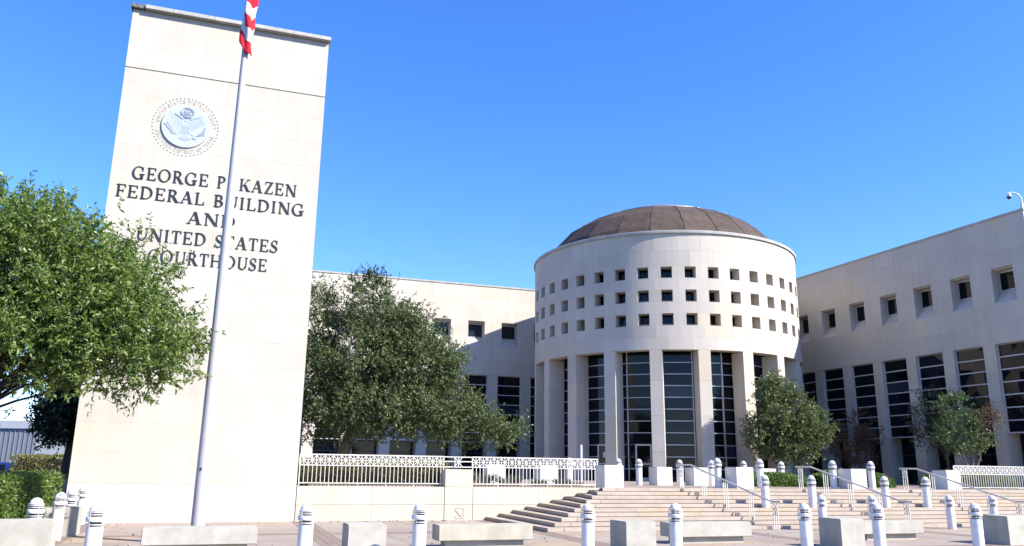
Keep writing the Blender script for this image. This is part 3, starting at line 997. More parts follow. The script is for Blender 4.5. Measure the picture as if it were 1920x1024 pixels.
def door_at(ang, w, notice):
    """framed entrance leaf standing just in front of the glazing, in local frame facing out"""
    a = rad(ang)
    d = link('entrance_door', None, rot, ((GR + 0.03) * math.cos(a), (GR + 0.03) * math.sin(a), ZP), a + PI / 2)
    mb = MB()
    mb.box(-w / 2, -w / 2 + 0.09, -0.14, 0.0, 0, 2.2); mb.box(w / 2 - 0.09, w / 2, -0.14, 0.0, 0, 2.2)
    mb.box(-w / 2 + 0.09, w / 2 - 0.09, -0.14, 0.0, 2.1, 2.2); mb.box(-w / 2 + 0.09, w / 2 - 0.09, -0.12, 0.0, 0, 0.22)
    mb.box(-w / 2 + 0.09, w / 2 - 0.09, -0.12, 0.0, 0.98, 1.06)
    me = mb.mesh('door_frame', M['white_metal'])
    link('door_frame', me, d)
    link('door_glass', boxmesh('door_glass', w - 0.19, 0.02, 1.86, M['glass']), d, (-w / 2 + 0.095, -0.06, 0.23))
    mb = MB(); mb.tube([(w / 2 - 0.16, -0.13, 0.85), (w / 2 - 0.16, -0.19, 0.88), (w / 2 - 0.16, -0.19, 1.3), (w / 2 - 0.16, -0.13, 1.33)], 0.014, 6); mb.obj('pull_handle', M['alu'], d)
    if notice:
        link('notice', boxmesh('notice', 0.24, 0.006, 0.32, M['paper_and_glare']), d, (-0.12, -0.075, 1.40))
    return d


for ang_, w__, nt_ in ((-110.6, 1.0, False), (-117.9 + 14.3 - 0.5, 0.9, False), (-128.5, 0.95, True)):
    if ang_ < -105:
        door_at(ang_, w__, nt_)
link('notice', boxmesh('notice_b', 0.30, 0.006, 0.34, M['paper_and_glare']), rot, (0, 0, 0))
o = rot.children[-1]
a_ = rad(-118.6)
o.location = ((GR + 0.075) * math.cos(a_), (GR + 0.075) * math.sin(a_), 2.55); o.rotation_euler = (0, 0, a_ + PI / 2)
# interior floor plate behind the glass stays dark
mb = MB(); mb.lathe([(GR - 0.5, ZP), (GR - 0.5, ZL + 0.3)], 48); mb.obj('lobby_interior', M['dark'], rot)
# dome: faceted metal roof
prof = [(8.6, 16.50), (8.2, 17.2), (7.0, 18.5), (5.6, 19.35), (4.3, 19.75)]
NF = 24
for k in range(NF):
    a0, a1 = 2 * PI * k / NF, 2 * PI * (k + 1) / NF
    ps = []
    m_ = MB()
    n = len(prof)
    for (r, z_) in prof:
        for a in (a0 + 0.0015, a1 - 0.0015):
            m_.v.append((r * math.cos(a), r * math.sin(a), z_))
    for i in range(n - 1):
        m_.f.append([2 * i, 2 * i + 1, 2 * i + 3, 2 * i + 2]); m_.mi.append(0)
    m_.obj('dome_panel', M['dome'], rot)
    m_ = MB()
    m_.tube([((r + 0.02) * math.cos(a0), (r + 0.02) * math.sin(a0), z_ + 0.01) for r, z_ in prof], 0.010, 5)
    m_.obj('dome_seam', M['dome'], rot)
for sa, ts in ((-75.0, (0.10, 0.28, 0.62, 0.95)), (-52.5, (0.12, 0.42, 0.78, 1.15)), (-37.5, (0.35, 0.75, 1.1))):  # short white bars painting sun glints along the dome seams
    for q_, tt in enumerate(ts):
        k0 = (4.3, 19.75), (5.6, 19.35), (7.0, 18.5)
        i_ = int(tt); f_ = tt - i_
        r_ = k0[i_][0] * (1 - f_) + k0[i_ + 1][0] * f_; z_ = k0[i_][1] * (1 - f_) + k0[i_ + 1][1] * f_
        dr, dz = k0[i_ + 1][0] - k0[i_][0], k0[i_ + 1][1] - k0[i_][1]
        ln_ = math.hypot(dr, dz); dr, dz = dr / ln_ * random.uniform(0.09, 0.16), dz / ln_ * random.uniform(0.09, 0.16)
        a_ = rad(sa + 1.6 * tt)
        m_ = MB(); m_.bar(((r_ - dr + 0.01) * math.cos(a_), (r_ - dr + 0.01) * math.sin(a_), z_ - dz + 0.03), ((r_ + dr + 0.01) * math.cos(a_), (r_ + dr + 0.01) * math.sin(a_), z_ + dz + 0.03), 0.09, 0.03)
        m_.obj('painted_glint', M['paper_and_glare'], rot)
mb = MB(); mb.lathe([(8.4, 16.40), (7.9, 17.1), (6.7, 18.35), (5.3, 19.15), (4.0, 19.55), (0.01, 19.6)], 48); mb.obj('dome_deck', M['dark'], rot)
mb = MB(); mb.lathe([(4.30, 19.66), (4.46, 19.70), (4.45, 19.82), (3.0, 20.36), (1.5, 20.68), (0.01, 20.78)], 48); mb.obj('dome_cap', M['dome_cap'], rot, smooth=40)

# ------------------------------------------------------------------ office wings
ROOF = 16.36


def wing(label, loc, rz, x0, x1, c_small, c_big, sill, wsm, depth, px0, px1):
    """facade along local x, face at y = 0, building towards +y"""
    t = thing('office_wing', label, 'building', loc, rz, None)
    TK = 0.66
    H2 = 2.02 / 2
    zt, zs0, zs1 = 9.10, 11.40, 13.45

    def panel(a, b_, z0, z1):
        if b_ - a < 0.05:
            return
        link('stone_panel', boxmesh('stone_panel', b_ - a - 0.005, TK, z1 - z0 - 0.005, M['lime']), t, (a + 0.0025, random.uniform(0, 0.002), z0 + 0.0025))

    step = c_big[1] - c_big[0]
    # plain stretches out of the photograph's sight
    mb = MB()
    if px0 > x0: mb.box(x0, px0 - 0.003, 0.003, TK, ZP - 0.05, ROOF)
    if px1 < x1: mb.box(px1 + 0.003, x1, 0.003, TK, ZP - 0.05, ROOF)
    if mb.v: mb.obj('plain_wall', M['lime'], t)
    # rear mass
    mb = MB(); mb.box(x0, x1, TK + 1.0, depth, ZP - 0.1, ROOF - 0.05); mb.obj('rear_wall', M['lime'], t)
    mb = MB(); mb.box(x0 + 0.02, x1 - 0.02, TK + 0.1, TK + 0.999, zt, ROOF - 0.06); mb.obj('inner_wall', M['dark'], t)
    if px1 >= x1 - 0.01:
        mb = MB(); mb.box(x1 - 0.3, x1 - 0.002, TK + 0.003, TK + 0.999, ZP - 0.1, ROOF - 0.01); mb.obj('end_wall', M['lime'], t)
    mb = MB(); mb.box(x0, x1 + 0.04, -0.05, depth + 0.02, ROOF + 0.003, ROOF + 0.13); mb.obj('coping', M['coping'], t)
    courses = [(9.10, 10.25), (10.25, 11.40), (13.45, 14.42), (14.42, 15.39), (15.39, ROOF)]
    for ci, (z0, z1) in enumerate(courses):
        w = step / 2
        a = px0 - (0.25 * step if ci % 2 else 0)
        while a < px1 - 0.01:
            b_ = a + w
            panel(max(a, px0), min(b_, px1), z0, z1)
            a = b_
    # courses beside the small windows
    ed = [px0]
    for c in c_small:
        if px0 < c - wsm / 2 and c + wsm / 2 < px1:
            ed += [c - wsm / 2, c + wsm / 2]
    ed.append(px1)
    for z0, z1 in ((zs0, 12.42), (12.42, zs1)):
        for a, b_ in zip(ed[0::2], ed[1::2]):
            panel(a, b_, z0, z1)
    for c in c_small:
        if not (px0 < c - wsm / 2 and c + wsm / 2 < px1):
            continue
        wn_ = MB()
        wn_.box(c - wsm / 2, c + wsm / 2, TK - 0.06, TK + 0.04, zs1 - 0.2, zs1 - 0.02)
        wn_.box(c - wsm / 2, c - wsm / 2 + 0.05, TK - 0.06, TK + 0.04, zs0 + 0.80, zs1 - 0.2)
        wn_.box(c + wsm / 2 - 0.05, c + wsm / 2, TK - 0.06, TK + 0.04, zs0 + 0.80, zs1 - 0.2)
        wn_.box(c - wsm / 2 + 0.05, c + wsm / 2 - 0.05, TK - 0.06, TK + 0.04, zs0 + 0.80, zs0 + 0.84)
        wo = wn_.obj('window', M['mullion'], t)
        link('pane', boxmesh('pane', wsm - 0.1, 0.02, zs1 - 0.2 - (zs0 + 0.84), M['glass']), wo, (c - wsm / 2 + 0.05, TK - 0.01, zs0 + 0.84))
        sl = MB()
        b = len(sl.v)
        xa, xb = c - wsm / 2 + 0.002, c + wsm / 2 - 0.002
        sl.quadhex([(xa, 0.012, zs0 - 0.05), (xb, 0.012, zs0 - 0.05), (xb, TK + 0.05, zs0 - 0.05), (xa, TK + 0.05, zs0 - 0.05),
                    (xa, 0.012, zs0 + 0.02), (xb, 0.012, zs0 + 0.02), (xb, TK - 0.0, zs0 + 0.80), (xa, TK - 0.0, zs0 + 0.80)])
        sl.obj('sill', M['lime'], t)
        # thin stone hood over the opening
        hd = MB(); hd.box(c - wsm / 2 + 0.003, c + wsm / 2 - 0.003, 0.16, TK, zs1 - 0.075, zs1 - 0.004); hd.obj('window_head', M['lime'], t)
    # tall windows
    ed = [px0]
    for c in c_big:
        if px0 < c - H2 and c + H2 < px1:
            ed += [c - H2, c + H2]
    ed.append(px1)
    lv = [ZP - 0.05, 2.5, sill, sill + 1.7, sill + 3.4, zt]
    for a, b_ in zip(ed[0::2], ed[1::2]):
        for z0, z1 in zip(lv[:-1], lv[1:]):
            panel(a, b_, z0, z1)
    for c in c_big:
        if not (px0 < c - H2 and c + H2 < px1):
            continue
        GY = 0.20
        fr = MB()
        ia, ib = c - H2 + 0.003, c + H2 - 0.003
        fr.box(ia, ia + 0.07, GY - 0.05, GY + 0.05, sill, zt - 0.02); fr.box(ib - 0.07, ib, GY - 0.05, GY + 0.05, sill, zt - 0.02)
        np_ = 7
        hh = (zt - 0.02 - sill) / np_
        for k in range(np_ + 1):
            zz = sill + k * hh
            fr.box(ia + 0.07, ib - 0.07, GY - 0.045, GY + 0.05, zz - (0.0 if k == 0 else 0.035), zz + (0.07 if k == 0 else 0.035 if k < np_ else 0.0))
        wo = fr.obj('window', M['rail'], t)
        for k in range(np_):
            skew(link('pane', boxmesh('pane', ib - ia - 0.14, 0.02, hh - 0.07, M['glass']), wo, (ia + 0.07, GY + 0.0, sill + k * hh + 0.035)))
        # underside of the bay and the set-back ground floor window
        mb = MB(); mb.box(ia, ib, GY + 0.06, 1.22, sill + 0.02, sill + 0.12); mb.obj('soffit', M['lime'], t)
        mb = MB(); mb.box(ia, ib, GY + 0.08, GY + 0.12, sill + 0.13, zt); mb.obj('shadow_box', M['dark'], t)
        lo = MB()
        lo.box(ia, ia + 0.06, 1.02, 1.10, ZP, sill + 0.02); lo.box(ib - 0.06, ib, 1.02, 1.10, ZP, sill + 0.02)
        for zz in (ZP, 2.05, 2.95, sill - 0.05):
            lo.box(ia + 0.06, ib - 0.06, 1.02, 1.10, zz, zz + 0.05)
        lw = lo.obj('lower_window', M['frame_dark'], t)
        for z0, z1 in ((ZP + 0.05, 2.05), (2.10, 2.95), (3.0, sill - 0.05)):
            link('pane', boxmesh('pane', ib - ia - 0.12, 0.02, z1 - z0, M['glass']), lw, (ia + 0.06, 1.05, z0))
        # deep jambs beside the lower window
        for ja, jb in ((ia - 0.3, ia), (ib, ib + 0.3)):
            mb = MB(); mb.box(ja, jb, TK + 0.003, 1.2, ZP - 0.05, sill + 0.02); mb.obj('jamb', M['lime'], t)
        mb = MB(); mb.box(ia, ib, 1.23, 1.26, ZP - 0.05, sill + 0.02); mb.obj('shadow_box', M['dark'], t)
    return t


QL = (7.59, 68.12)
QR = (21.70, 62.08)
B = rad(110.95)
cs = [-8.165 - 2.83 * k for k in range(-1, 7)][::-1]
cb = [-8.12 - 2.83 * k for k in range(-1, 7)][::-1]
lw_ = wing('long cream stone wing left of the drum, behind the tower and oak', (QL[0], QL[1], 0), A, -33.5, 9.5, cs, cb, 3.80, 1.38, 14.0, -27.5, -2.6)
cs = [1.38 + 2.80 * k for k in range(0, 7)]
cb = [1.35 + 2.80 * k for k in range(0, 7)]
rw_ = wing('cream stone wing right of the drum, its facade in shade', (QR[0], QR[1], 0), B - PI, -9.5, 19.95, cs, cb, 4.07, 1.36, 14.0, -0.7, 19.95)
# glare reflection on the left wing's glass, painted as a white panel with blue strokes
bn = MB(); bn.box(-17.93, -15.80, 0.10, 0.115, 3.86, 4.88)
bo = bn.obj('glare_panel', M['paper_and_glare'], lw_)
ln = MB()
for k in range(9):
    x = -17.75 + k * 0.22
    zz = [4.70, 4.50 + 0.12 * math.sin(k * 2.1), 4.30, 4.12 + 0.10 * math.cos(k * 1.7), 3.98]
    ln.tube([(x + 0.07 * math.sin(k + i * 1.9), 0.094, z_) for i, z_ in enumerate(zz)], 0.035, 5)
ln.obj('glare_strokes', M['refl_blue'], bo)

# security camera at the roof corner
p = Vector((QR[0] + 19.85 * math.cos(B - PI), QR[1] + 19.85 * math.sin(B - PI), 0))
t = thing('security_camera', 'white security camera on a curved arm at the roof corner', 'camera', (p.x, p.y, ROOF + 0.13), B - PI)
mb = MB(); mb.box(-0.12, 0.12, 0.02, 0.26, 0, 0.05); mb.box(-0.07, 0.07, 0.06, 0.22, 0.05, 0.30); mb.obj('base', M['white'], t)
mb = MB(); mb.tube([(0, 0.14, 0.29), (0, 0.13, 0.65), (-0.08, 0.02, 0.88), (-0.22, -0.16, 1.0), (-0.36, -0.30, 1.0)], 0.045, 8); mb.obj('arm', M['white'], t, smooth=60)
mb = MB(); mb.lathe([(0.05, 1.0), (0.12, 0.96), (0.13, 0.78), (0.01, 0.78)][::-1], 14, -0.38, -0.32); mb.obj('housing', M['white'], t, smooth=40)
mb = MB(); mb.lathe([(0.01, 0.62), (0.09, 0.66), (0.12, 0.779)], 14, -0.38, -0.32); mb.obj('lens_dome', M['frame_dark'], t, smooth=60)

# ------------------------------------------------------------------ bollards
def bollard_proto():
    t = link('light_bollard', None)
    mb = MB(); mb.lathe([(0.128, -0.02), (0.130, 0.02), (0.130, 0.70), (0.127, 0.715)], 24); mb.obj('body', M['white'], t, smooth=40)
    mb = MB(); mb.lathe([(0.085, 0.714), (0.085, 0.962)], 16); mb.obj('lamp_core', M['core'], t, smooth=60)
    for z_ in (0.745, 0.905, 0.94):
        mb = MB(); mb.lathe([(0.086, z_), (0.145, z_ - 0.004), (0.147, z_ + 0.004), (0.086, z_ + 0.013)], 24); mb.obj('louvre', M['white'], t, smooth=35)
    mb = MB(); mb.lathe([(0.120, 0.795), (0.152, 0.795), (0.155, 0.80), (0.155, 0.868), (0.152, 0.873), (0.120, 0.873), (0.120, 0.795)], 24, cap=False); mb.obj('band', M['white'], t, smooth=40)
    for k in range(4):
        a = PI / 4 + k * PI / 2
        mb = MB(); mb.tube([(0.137 * math.cos(a), 0.137 * math.sin(a), 0.71), (0.137 * math.cos(a), 0.137 * math.sin(a), 0.965)], 0.006, 5)
        mb.obj('strut', M['white'], t)
    mb = MB(); mb.lathe([(0.142, 0.962), (0.142, 0.968)] + [(0.118 * math.cos(i * PI / 14), 0.970 + 0.112 * math.sin(i * PI / 14)) for i in range(7)] + [(0.004, 1.083)], 24); mb.obj('dome', M['white'], t, smooth=50)
    return t


bproto = bollard_proto()
used = [False]


def bollard(s, d, z, label, group):
    if not used[0]:
        o = bproto; used[0] = True
    else:
        o = copy_tree(bproto)
    o.location = W(s, d, z); o.rotation_euler = (random.uniform(-0.008, 0.008), random.uniform(-0.008, 0.008), A + random.uniform(-0.3, 0.3))
    tag(o, label, 'bollard', group)
    return o


GF = 'light bollards along the front of the plaza'
for s, lb in ((-4.24, 'white light bollard just left of the bench before the tower'),
              (-0.84, 'white light bollard right of the flagpole bench, before the tower corner'),
              (1.23, 'white light bollard between the concrete cube and long bench left of the steps'),
              (4.66, 'white light bollard at right end of the bench, nearest the left of the steps'),
              (6.65, 'white light bollard standing in front of the second bench from the left, beside cube'),
              (9.90, 'white light bollard left of the third concrete cube, in the foreground'),
              (11.89, 'white light bollard right of third cube, covering part of a bench'),
              (14.81, 'white light bollard just left of the rightmost concrete cube')):
    bollard(s, 12.75, 0.0, lb, GF)
GLF = 'light bollards along the hedge at the left'
for s, d, lb in ((-5.66, 10.0, 'white light bollard peeking over the big cube at the left edge'),
                 (-5.86, 6.3, 'white light bollard with leaf shadow, left of the hedge cube'),
                 (-5.99, 3.8, 'white light bollard half hidden behind the hedge cube'),
                 (-6.2, 0.55, 'white light bollard against the lower left corner of the tower')):
    bollard(s, d, 0.0, lb, GLF)
GM = 'light bollards on the steps'
for s, lb in ((15.12, 'leftmost of the four white bollards standing on the middle steps'),
              (17.04, 'second from left of the four white bollards on the middle steps'),
              (20.23, 'third from left of the four white bollards on the middle steps'),
              (22.11, 'rightmost of the four white bollards on the middle steps')):
    bollard(s, 4.15, RISE * 5, lb, GM)
GFT = 'light bollards at the foot of the steps'
for s, lb in ((15.42, 'white bollard at the foot of the steps, behind the third cube'),
              (17.36, 'white bollard at the foot of the steps, right behind another bollard'),
              (20.56, 'white bollard at the foot of the steps, standing clear at right'),
              (22.46, 'rightmost white bollard at the foot of the steps, behind the cube')):
    bollard(s, 6.6, 0.0, lb, GFT)
GP = 'light bollards along the top of the steps'
for s, lb in ((15.21, 'leftmost white bollard at the top edge of the steps, right of first handrail'),
              (17.09, 'white bollard at top of the steps in front of a planter box'),
              (20.49, 'white bollard at top of the steps, left of the lone planter'),
              (22.38, 'white bollard at top of the steps, right of the lone planter')):
    bollard(s, 1.2, ZP, lb, GP)
GB = 'light bollards near the round entrance'
for s, lb in ((11.22, 'white bollard seen through the fence, left of the slim white post'),
              (13.46, 'white bollard with only its dome above the planter at the steps corner'),
              (14.44, 'white bollard standing clear before the glass entrance doors'),
              (16.40, 'white bollard behind the top end of the left handrail'),
              (18.00, 'white bollard hidden behind another at the shaded column'),
              (19.67, 'white bollard with dome showing above the planter by the small tree'),
              (21.68, 'white bollard under the small tree, in front of the last planter')):
    bollard(s, -3.6, ZP, lb, GB)
t = thing('signpost', 'slim white post rising behind the fence before the columns', 'post', W(10.84, -1.5, ZP))
mb = MB(); mb.box(-0.035, 0.035, -0.035, 0.035, 0, 1.55); mb.obj('post', M['white'], t)
mb = MB(); mb.box(-0.09, 0.09, -0.09, 0.09, -0.01, 0.03); mb.obj('base_plate', M['white'], t)

# ------------------------------------------------------------------ planters on the upper plaza
def planter_mesh(w, h):
    mb = MB()
    mb.bevbox(0, w, 0, w, -0.01, h - 0.003, 0.012)
    return mb.mesh('planter_box', M['planter'])


PM = planter_mesh(0.74, 0.76)
GPL = 'white planter boxes on the upper plaza'


def planter(s, d, label):
    t = thing('planter_box', label, 'planter', W(s, d, ZP), A, GPL)
    link('box', PM, t)
    mb = MB(); mb.box(0.10, 0.64, 0.10, 0.64, 0.752, 0.7600); mb.obj('lid', M['planter'], t)
    return t


for s, d, lb in ((10.20, 1.9, 'white stone planter box at the upper left corner of the steps'),
                 (15.55, 1.9, 'white planter box at top of steps, before the shaded small tree column'),
                 (20.76, 1.9, 'lone white planter box between two bollards before the green shrubs'),
                 (25.55, 1.9, 'white planter box at the right fence end above the steps'),
                 (15.08, -3.2, 'white planter box before the column right of the entrance doors'),
                 (16.86, -3.2, 'white planter box behind the top of the left handrail'),
                 (20.36, -3.2, 'white planter box behind a bollard, left of the small tree trunk'),
                 (22.15, -5.6, 'white planter box with a scribble, under the small tree'),
                 (9.78, -3.2, 'wide white planter box seen through the right part of the fence'),
                 (7.55, -3.2, 'white planter box seen through the fence near the stone post')):
    planter(s, d, lb)
o = [c for c in bpy.data.objects if c.get('label', '').startswith('white planter box with a scribble')][0]
mb = MB()
for k, (x, zz) in enumerate(((0.44, 0.62), (0.50, 0.50), (0.42, 0.42), (0.52, 0.30))):
    mb.bar((x, -0.006, zz), (x + 0.10, -0.006, zz - 0.06), 0.012, 0.02)
mb.obj('scribble', M['frame_dark'], o)

# ------------------------------------------------------------------ concrete cubes and benches
def cube_mesh(w, dp, h):
    bm = bmesh.new()
    mb = MB(); mb.bevbox(0, w, 0, dp, -0.02, h, 0.014)
    return mb.mesh('concrete_cube', M['conc'])


GC = 'concrete cubes along the front of the plaza'
for s, d, w, h, lb in ((0.02, 12.0, 0.74, 0.66, 'weathered concrete cube between bollards, right of the flagpole bench'),
                       (5.98, 11.8, 0.74, 0.66, 'weathered concrete cube at the left of the steps, between two bollards'),
                       (11.64, 11.8, 0.70, 0.68, 'concrete cube between two bollards, in front of the steps'),
                       (16.80, 11.9, 0.95, 0.72, 'large concrete cube cut by the right edge, with a dark seam'),
                       (-6.45, 11.2, 1.28, 0.72, 'wide concrete cube cut by the left edge below the hedge'),
                       (-6.35, 5.25, 0.74, 0.70, 'concrete cube beside the end of the clipped hedge')):
    t = thing('concrete_cube', lb, 'concrete block', W(s, d, 0), A, GC)
    mb = MB(); mb.bevbox(0, w, 0, 0.78, -0.02, h, 0.014); mb.obj('block', M['conc'], t)
    mb = MB(); mb.box(-0.0025, 0.02, 0.38, 0.384, 0.0, h - 0.03); mb.obj('seam', M['joint'], t)
GBN = 'concrete benches along the front of the plaza'
for s, d, L_, lb in ((-3.74, 10.0, 2.2, 'concrete slab bench at the foot of the flagpole'),
                     (2.30, 10.0, 2.22, 'concrete slab bench left of the steps, between two bollards'),
                     (8.15, 10.0, 2.28, 'concrete slab bench in front of the middle of the steps'),
                     (13.92, 10.0, 2.05, 'concrete slab bench farthest right, behind a bollard')):
    t = thing('concrete_bench', lb, 'bench', W(s, d, 0), A, GBN)
    mb = MB(); mb.bevbox(0, L_, 0, 0.62, 0.165, 0.50, 0.014); mb.obj('seat', M['conc'], t)
    mb = MB(); mb.bevbox(0.18, L_ - 0.18, 0.12, 0.52, -0.02, 0.164, 0.008); mb.obj('plinth', M['conc'], t)

# ------------------------------------------------------------------ handrails
GH = 'handrails on the steps'


def handrail(label, s0, d0, s1, d1):
    t = thing('handrail', label, 'handrail', (0, 0, 0), 0, GH)
    zt0, zt1 = ZP + 0.80, 0.86
    T0, T1 = W(s0, d0), W(s1, d1)
    dirv = (T1 - T0).normalized()
    L_ = (T1 - T0).length
    flat = 0.55
    def P(x, z): q = T0 + dirv * x; return (q.x, q.y, z)
    mb = MB()
    mb.tube([P(-0.12, zt0), P(flat, zt0), P(L_ - flat * 0.5, zt1), P(L_ + 0.12, zt1)], 0.030, 8); mb.obj('top_rail', M['rail'], t, smooth=50)
    def ztop(x):
        if x < flat: return zt0
        if x > L_ - flat * 0.5: return zt1
        return zt0 + (zt1 - zt0) * (x - flat) / (L_ - flat * 1.5)
    def ground(x):
        d = d0 + (d1 - d0) * x / L_
        i = math.floor((5.8 - d) / 0.37) + 1
        return max(0, min(10, i)) * RISE
    xs_ = [0.0, L_ * 0.27, L_ * 0.5, L_ * 0.75, L_ - 0.02]
    for gi, xg in enumerate(xs_):
        for k in (-1, 0, 1):
            x = xg + k * 0.085 + (0.085 if gi == 0 else -0.085 if gi == 4 else 0)
            q = T0 + dirv * x
            z0, z1 = ground(x) - 0.01, ztop(x) - 0.02
            link('post', boxmesh('post', 0.024, 0.024, round(z1 - z0, 2), M['white_metal']), t, (q.x - 0.012, q.y - 0.012, z0), A)
        if gi in (0, 4):
            xa, xb = (0.0, 0.17) if gi == 0 else (L_ - 0.19, L_ - 0.02)
            zt_ = ztop(xa) - 0.05
            m_ = MB()
            for j in (0, 1):
                za, zb = zt_ - 0.17 * j, zt_ - 0.17 * (j + 1)
                m_.bar(P(xa, za), P(xb, zb), 0.018); m_.bar(P(xa, zb), P(xb, za), 0.018)
                m_.bar(P(xa, zb), P(xb, zb), 0.018)
            m_.obj('star_panel', M['white_metal'], t)
    return t


handrail('white handrail down the steps, leftmost of three', 13.18, 1.9, 14.2, 6.05)
handrail('white handrail down the steps, middle one of three', 18.30, 1.9, 19.42, 6.05)
handrail('white handrail down the steps, rightmost of three', 23.30, 1.9, 24.45, 6.05)

# ------------------------------------------------------------------ flagpole and flag
FX, FY = -6.99, 19.0
t = thing('flagpole', 'tall tapered aluminium flagpole in front of the sign tower', 'flagpole', (FX, FY, 0))
mb = MB(); mb.lathe([(0.150, 0.0), (0.145, 1.5), (0.128, 4.0), (0.104, 8.0), (0.078, 12.0), (0.055, 16.5), (0.05, 17.4)], 32); mb.obj('pole', M['alu'], t, smooth=50)
mb = MB(); mb.lathe([(0.26, 0.0), (0.25, 0.03), (0.17, 0.10), (0.152, 0.11)], 32); mb.obj('base_collar', M['alu'], t, smooth=40)
mb = MB(); mb.lathe([(0.02, 17.4)] + [(0.13 * math.sin(i * PI / 8), 17.53 - 0.13 * math.cos(i * PI / 8)) for i in range(1, 9)], 16); mb.obj('finial', M['alu'], t, smooth=60)
mb = MB(); mb.box(-0.02, 0.02, -0.165, -0.14, 1.62, 1.68); mb.obj('cleat', M['frame_dark'], t)
# limp flag: the cloth hangs wrapped round the pole, so its stripes run down aslant
nb, na = 91, 72
Hf = 4.5
verts, faces, mi = [], [], []
zb = 12.64
for ib in range(nb + 1):
    b = ib / nb
    for ia in range(na + 1):
        a = ia / na
        th = rad(165 + 330 * a)
        r = 0.132 + 0.038 * math.sin(a * 15 + b * 13) + 0.02 * math.sin(b * 31 + a * 5) + 0.05 * max(0, a - 0.55)
        drop = 0.62 * math.sin(PI * min(1, a * 1.02)) ** 1.0 + 0.02 * math.sin(a * 23 + b * 8)
        verts.append((FX + 0.02 + r * 1.05 * math.cos(th), FY + r * math.sin(th), zb + b * Hf - drop))
for ib in range(nb):
    stripe = int((ib + 0.5) / nb * 13)
    for ia in range(na):
        i0 = ib * (na + 1) + ia
        faces.append((i0, i0 + 1, i0 + na + 2, i0 + na + 1))
        mi.append(2 if (ib > nb * 6 / 13 and ia < na * 0.4) else (0 if stripe % 2 == 0 else 1))
me = bpy.data.meshes.new('flag'); me.from_pydata(verts, [], faces)
for m_ in (M['red'], M['flagwhite'], M['blue']): me.materials.append(m_)
me.polygons.foreach_set('material_index', mi)
me.polygons.foreach_set('use_smooth', [True] * len(faces)); me.update()
fl = tag(link('flag', me), 'red and white striped flag hanging limp at the top of the pole', 'flag')
md = fl.modifiers.new('thickness', 'SOLIDIFY'); md.thickness = 0.006

# ------------------------------------------------------------------ plants


def leaves(name, P_, D_, size, mat, parent, width=0.42, loc=(0, 0, 0), droop=0.15):
    """P_: leaf foot points, D_: unit directions"""
    n = len(P_)
    size = np.asarray(size).reshape(-1, 1) * np.ones((n, 1))
    R_ = rng.normal(size=(n, 3))
    S_ = np.cross(D_, R_); S_ /= np.linalg.norm(S_, axis=1, keepdims=True) + 1e-9
    Nn = np.cross(D_, S_)
    a = P_
    tip = P_ + D_ * size - np.array([0, 0, 1]) * size * droop
    mid = P_ + D_ * size * 0.45 + Nn * size * 0.10
    l_ = mid + S_ * size * width * 0.5
    r_ = mid - S_ * size * width * 0.5
    V_ = np.stack([a, l_, tip, r_], 1).reshape(-1, 3).astype(np.float32)
    me = bpy.data.meshes.new(name)
    me.vertices.add(n * 4); me.vertices.foreach_set('co', V_.ravel())
    me.loops.add(n * 4); me.loops.foreach_set('vertex_index', np.arange(n * 4, dtype=np.int32))
    me.polygons.add(n); me.polygons.foreach_set('loop_start', np.arange(0, n * 4, 4, dtype=np.int32))
    me.materials.append(mat)
    me.update(); me.validate()
    return link(name, me, parent, loc)


def unit(v):
    return v / (np.linalg.norm(v, axis=1, keepdims=True) + 1e-9)


def crown_points(ells, nclump, ntwig, nleaf, clump_r, twig_l, shell=0.55, upb=0.15):
    ells = np.array(ells, float)
    vol = ells[:, 3] * ells[:, 4] * ells[:, 5]
    pr = vol ** 0.8; pr /= pr.sum()
    e = rng.choice(len(ells), nclump, p=pr)
    u = unit(rng.normal(size=(nclump, 3)))
    r = shell + (1 - shell) * rng.random((nclump, 1)) ** 0.6
    c = ells[e, :3] + u * r * ells[e, 3:6]
    # twigs
    ci = np.repeat(np.arange(nclump), ntwig)
    off = rng.normal(size=(nclump * ntwig, 3)) * clump_r * 0.5
    tp = c[ci] + off
    td = unit(u[ci] * 0.8 + rng.normal(size=tp.shape) * 0.55 + np.array([0, 0, upb]))
    tl = twig_l * (0.6 + 0.8 * rng.random((len(tp), 1)))
    # leaves
    li = np.repeat(np.arange(len(tp)), nleaf)
    f = rng.random((len(li), 1))
    lp_ = tp[li] + td[li] * tl[li] * f + rng.normal(size=(len(li), 3)) * 0.012
    ld = unit(td[li] * 0.6 + rng.normal(size=(len(li), 3)) * 0.75)
    return c, u, tp, td, tl, lp_, ld


def limbs(name, base, trunk_pts, trunk_r, targets, mat, parent, r0=0.06, seg=6, twigs=None):
    mb = MB()
    mb.tube(trunk_pts, trunk_r, 10)
    o1 = mb.obj('trunk', mat, parent, smooth=60)
    mb = MB()
    top = [Vector(p) for p in trunk_pts[len(trunk_pts) // 2:]]
    for tg in targets:
        tg = Vector(tg)
        s0 = random.choice(top)
        m1 = s0.lerp(tg, 0.4) + Vector((random.uniform(-.2, .2), random.uniform(-.2, .2), random.uniform(0, .35)))
        m2 = s0.lerp(tg, 0.75) + Vector((random.uniform(-.15, .15), random.uniform(-.15, .15), random.uniform(0, .2)))
        mb.tube([s0, m1, m2, tg], [r0, r0 * 0.65, r0 * 0.4, r0 * 0.15], seg, cap=False)
    if twigs is not None:
        for a, b_ in twigs:
            mb.tube([a, b_], [0.008, 0.003], 3, cap=False)
    mb.obj('limbs', mat, parent, smooth=60)


